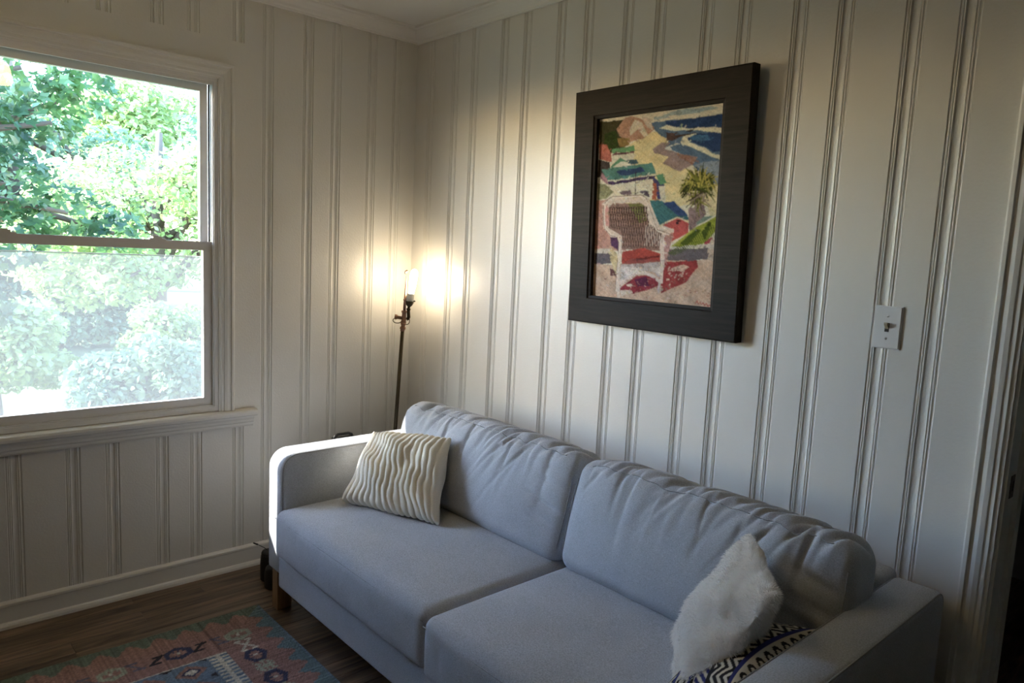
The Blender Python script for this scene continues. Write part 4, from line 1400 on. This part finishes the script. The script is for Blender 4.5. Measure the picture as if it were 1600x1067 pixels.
# ---------------------------------------------------------------- black things on the floor beside the sofa
def canister(name, label, cx, cy, r, h, lean, mat, grp=None):
    t = thing(name, label, 'canister', (cx, cy, 0.0), grp)
    prof = [(0.0, r * 0.88), (0.006, r), (h * 0.55, r * 1.03), (h * 0.86, r * 0.93), (h * 0.90, r * 0.86)]
    o = tube_obj('body', [(cx + lean * z, cy, z) for z, _ in prof], [q for _, q in prof], mat, None, seg=24)
    adopt(t, o)
    prof = [(h * 0.895, r * 0.90), (h * 0.93, r * 0.90), (h * 0.99, r * 0.80), (h, r * 0.6)]
    o = tube_obj('lid', [(cx + lean * z, cy, z) for z, _ in prof], [q for _, q in prof], mat, None, seg=24)
    adopt(t, o)
    return t
t = canister('black_canister', 'taller black canister on the floor beside the baseboard, with a cable at its top', 0.185, -0.800, 0.036, 0.128, 0.0, M['black'])
o = tube_obj('cable', [(0.187, -0.800, 0.122), (0.170, -0.815, 0.138), (0.150, -0.835, 0.150)], [0.0015, 0.0015, 0.0015], M['black'], None, seg=8)
adopt(t, o)
o = tube_obj('plug', [(0.150, -0.835, 0.150), (0.136, -0.849, 0.156)], [0.0038, 0.003], M['black'], None, seg=10)
adopt(t, o)
canister('black_canister', 'shorter black canister on the floor tight against the sofa arm', 0.262, -0.815, 0.036, 0.090, 0.0, M['black'])
# black case standing behind the arm, only its top edge showing
t = thing('black_case', 'black case behind the sofa arm with only its top showing', 'case', (0.285, -0.46, 0.0))
bm = bmesh.new()
add_box(bm, (0.205, -0.560, 0.0), (0.365, -0.420, 0.592))
bmesh.ops.bevel(bm, geom=list(bm.edges), offset=0.02, segments=3, affect='EDGES')
adopt(t, bm_obj('body', bm, M['black'], None))
o = tube_obj('handle', [(0.255, -0.545, 0.590), (0.255, -0.540, 0.603), (0.255, -0.525, 0.609), (0.255, -0.475, 0.609), (0.255, -0.460, 0.603), (0.255, -0.455, 0.590)], 0.006, M['black'], None, seg=10)
adopt(t, o)

# ---------------------------------------------------------------- garden beyond the window
GZ = -0.7
ground = box_obj('ground', (-40, -30, GZ - 0.3), (-0.09, 30, GZ), M['grass'])
ground['kind'] = 'structure'

def leaf_cloud(name, centers, radii, count, size, mat, parent, shape='oval', seed=1, flat=0.5):
    r = np.random.default_rng(seed)
    centers = np.array(centers, float); radii = np.array(radii, float)
    pick = r.choice(len(centers), count, p=(radii ** 2) / (radii ** 2).sum())
    d = r.normal(0, 1, (count, 3)); d /= np.linalg.norm(d, axis=1, keepdims=True)
    rad = radii[pick] * r.uniform(0.35, 1.0, count) ** 0.5
    pos = centers[pick] + d * rad[:, None] * np.array([1, 1, 0.75])
    # leaf frame: normal mostly up-ish with scatter
    nrm = r.normal(0, 1, (count, 3)) * (1 - flat) + np.array([0.35, 0, 1.0]) * flat + d * 0.3
    nrm /= np.linalg.norm(nrm, axis=1, keepdims=True)
    t = np.cross(nrm, r.normal(0, 1, (count, 3))); t /= np.linalg.norm(t, axis=1, keepdims=True)
    b = np.cross(nrm, t)
    s = size * r.uniform(0.6, 1.25, count)
    if shape == 'maple':
        out = []
        for k in range(5):
            a = math.radians(-128 + 64 * k)
            Lk = [0.62, 0.86, 1.0, 0.86, 0.62][k]
            out.append((math.sin(a) * Lk, math.cos(a) * Lk))
            if k < 4:
                a2 = math.radians(-128 + 64 * k + 32)
                out.append((math.sin(a2) * 0.42, math.cos(a2) * 0.42))
        out.append((0.0, -0.30))
    else:
        out = [(0, -1.0), (0.5, -0.2), (0.42, 0.45), (0, 1.0), (-0.42, 0.45), (-0.5, -0.2)]
    out = np.array(out)
    n = len(out)
    verts = pos[:, None, :] + (t[:, None, :] * out[None, :, 0, None] + b[:, None, :] * out[None, :, 1, None]) * (s / 2)[:, None, None]
    verts[:, :, :] += nrm[:, None, :] * (np.abs(out[:, 0])[None, :, None] * (s * 0.12)[:, None, None])
    faces = np.arange(count * n).reshape(count, n)
    o = mesh_obj(name, verts.reshape(-1, 3), faces, mat, None)
    o['kind'] = 'stuff'
    o.parent = parent
    o.matrix_parent_inverse = Matrix.Translation(parent.location).inverted()
    return o

def tree(name, label, base, height, crown, mat, count, size, seed, shape='oval', group=None, limbs=()):
    t = thing(name, label, 'tree', base, group)
    bx_, by_, bz_ = base
    r = random.Random(seed)
    o = tube_obj('trunk', [(bx_, by_, bz_), (bx_ + 0.05, by_ - 0.03, bz_ + height * 0.35), (bx_ - 0.04, by_ + 0.05, bz_ + height * 0.8)], [height * 0.035, height * 0.026, height * 0.010], M['bark'], None, seg=10)
    adopt(t, o)
    for c, rr in crown:
        p = Vector(c)
        s = Vector((bx_, by_, bz_ + height * r.uniform(0.25, 0.55)))
        mid = s.lerp(p, 0.5) + Vector((0, 0, 0.12 * height * r.uniform(0.2, 0.8)))
        o = tube_obj('branch', [s, mid, p], [height * 0.011, height * 0.008, height * 0.003], M['bark'], None, seg=7)
        adopt(t, o)
    leaf_cloud('foliage', [c for c, _ in crown], [q for _, q in crown], count, size, mat, t, shape, seed)
    return t

# maple close by on the left, its branches reaching across the upper sash
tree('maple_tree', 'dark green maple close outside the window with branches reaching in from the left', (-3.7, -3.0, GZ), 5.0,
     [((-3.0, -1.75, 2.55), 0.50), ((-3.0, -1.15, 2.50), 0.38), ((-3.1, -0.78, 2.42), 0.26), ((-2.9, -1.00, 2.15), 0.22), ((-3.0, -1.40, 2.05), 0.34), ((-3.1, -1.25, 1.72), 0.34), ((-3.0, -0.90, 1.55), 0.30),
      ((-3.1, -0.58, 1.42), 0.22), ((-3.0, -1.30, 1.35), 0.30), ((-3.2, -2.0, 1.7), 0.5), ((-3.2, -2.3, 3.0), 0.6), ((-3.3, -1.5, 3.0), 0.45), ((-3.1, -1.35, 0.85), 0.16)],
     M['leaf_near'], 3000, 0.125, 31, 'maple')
def ball(cx, cy, cz, R, n, seed):
    r = random.Random(seed)
    out = [((cx, cy, cz), R * 0.7)]
    for k in range(n):
        a, e = r.uniform(0, 6.28), r.uniform(-0.6, 0.9)
        out.append(((cx + R * 0.8 * math.cos(a) * math.cos(e), cy + R * 0.8 * math.sin(a) * math.cos(e), cz + R * 0.7 * math.sin(e)), R * r.uniform(0.32, 0.5)))
    return out
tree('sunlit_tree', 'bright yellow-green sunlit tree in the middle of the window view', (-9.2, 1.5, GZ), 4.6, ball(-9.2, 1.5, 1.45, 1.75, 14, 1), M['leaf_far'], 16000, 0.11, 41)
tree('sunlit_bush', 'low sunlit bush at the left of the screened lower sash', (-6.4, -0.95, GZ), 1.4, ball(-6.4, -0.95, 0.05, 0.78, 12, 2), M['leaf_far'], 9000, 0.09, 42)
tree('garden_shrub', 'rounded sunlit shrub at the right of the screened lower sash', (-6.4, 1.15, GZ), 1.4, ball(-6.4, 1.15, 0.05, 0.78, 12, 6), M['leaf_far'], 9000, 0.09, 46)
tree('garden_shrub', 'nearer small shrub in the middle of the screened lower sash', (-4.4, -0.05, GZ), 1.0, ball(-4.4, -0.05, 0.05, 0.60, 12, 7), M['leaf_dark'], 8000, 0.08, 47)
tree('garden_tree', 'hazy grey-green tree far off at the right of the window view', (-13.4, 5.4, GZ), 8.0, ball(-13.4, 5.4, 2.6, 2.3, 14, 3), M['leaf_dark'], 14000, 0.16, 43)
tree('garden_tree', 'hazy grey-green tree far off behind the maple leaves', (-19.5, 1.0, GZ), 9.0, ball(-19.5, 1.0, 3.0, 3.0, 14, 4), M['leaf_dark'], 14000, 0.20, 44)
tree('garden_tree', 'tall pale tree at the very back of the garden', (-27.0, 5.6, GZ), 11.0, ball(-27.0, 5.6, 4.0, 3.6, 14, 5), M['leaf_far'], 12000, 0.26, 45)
# clipped hedge across the back of the lawn
hedge = thing('garden_hedge', 'long low hedge behind the shrubs, seen through the lower sash', 'hedge', (-12.2, 0.5, GZ))
hc = [((-12.2, yy, zz), 0.55) for yy in np.arange(-1.2, 2.0, 0.45) for zz in (-0.3, 0.35, 0.9)]
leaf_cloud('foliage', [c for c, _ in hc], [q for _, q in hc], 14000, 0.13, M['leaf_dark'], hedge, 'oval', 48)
for yy in np.arange(-1.1, 2.0, 0.6):
    adopt(hedge, tube_obj('stem', [(-12.2, yy, GZ), (-12.2, yy + 0.08, 0.3)], [0.04, 0.015], M['bark'], None, seg=7))
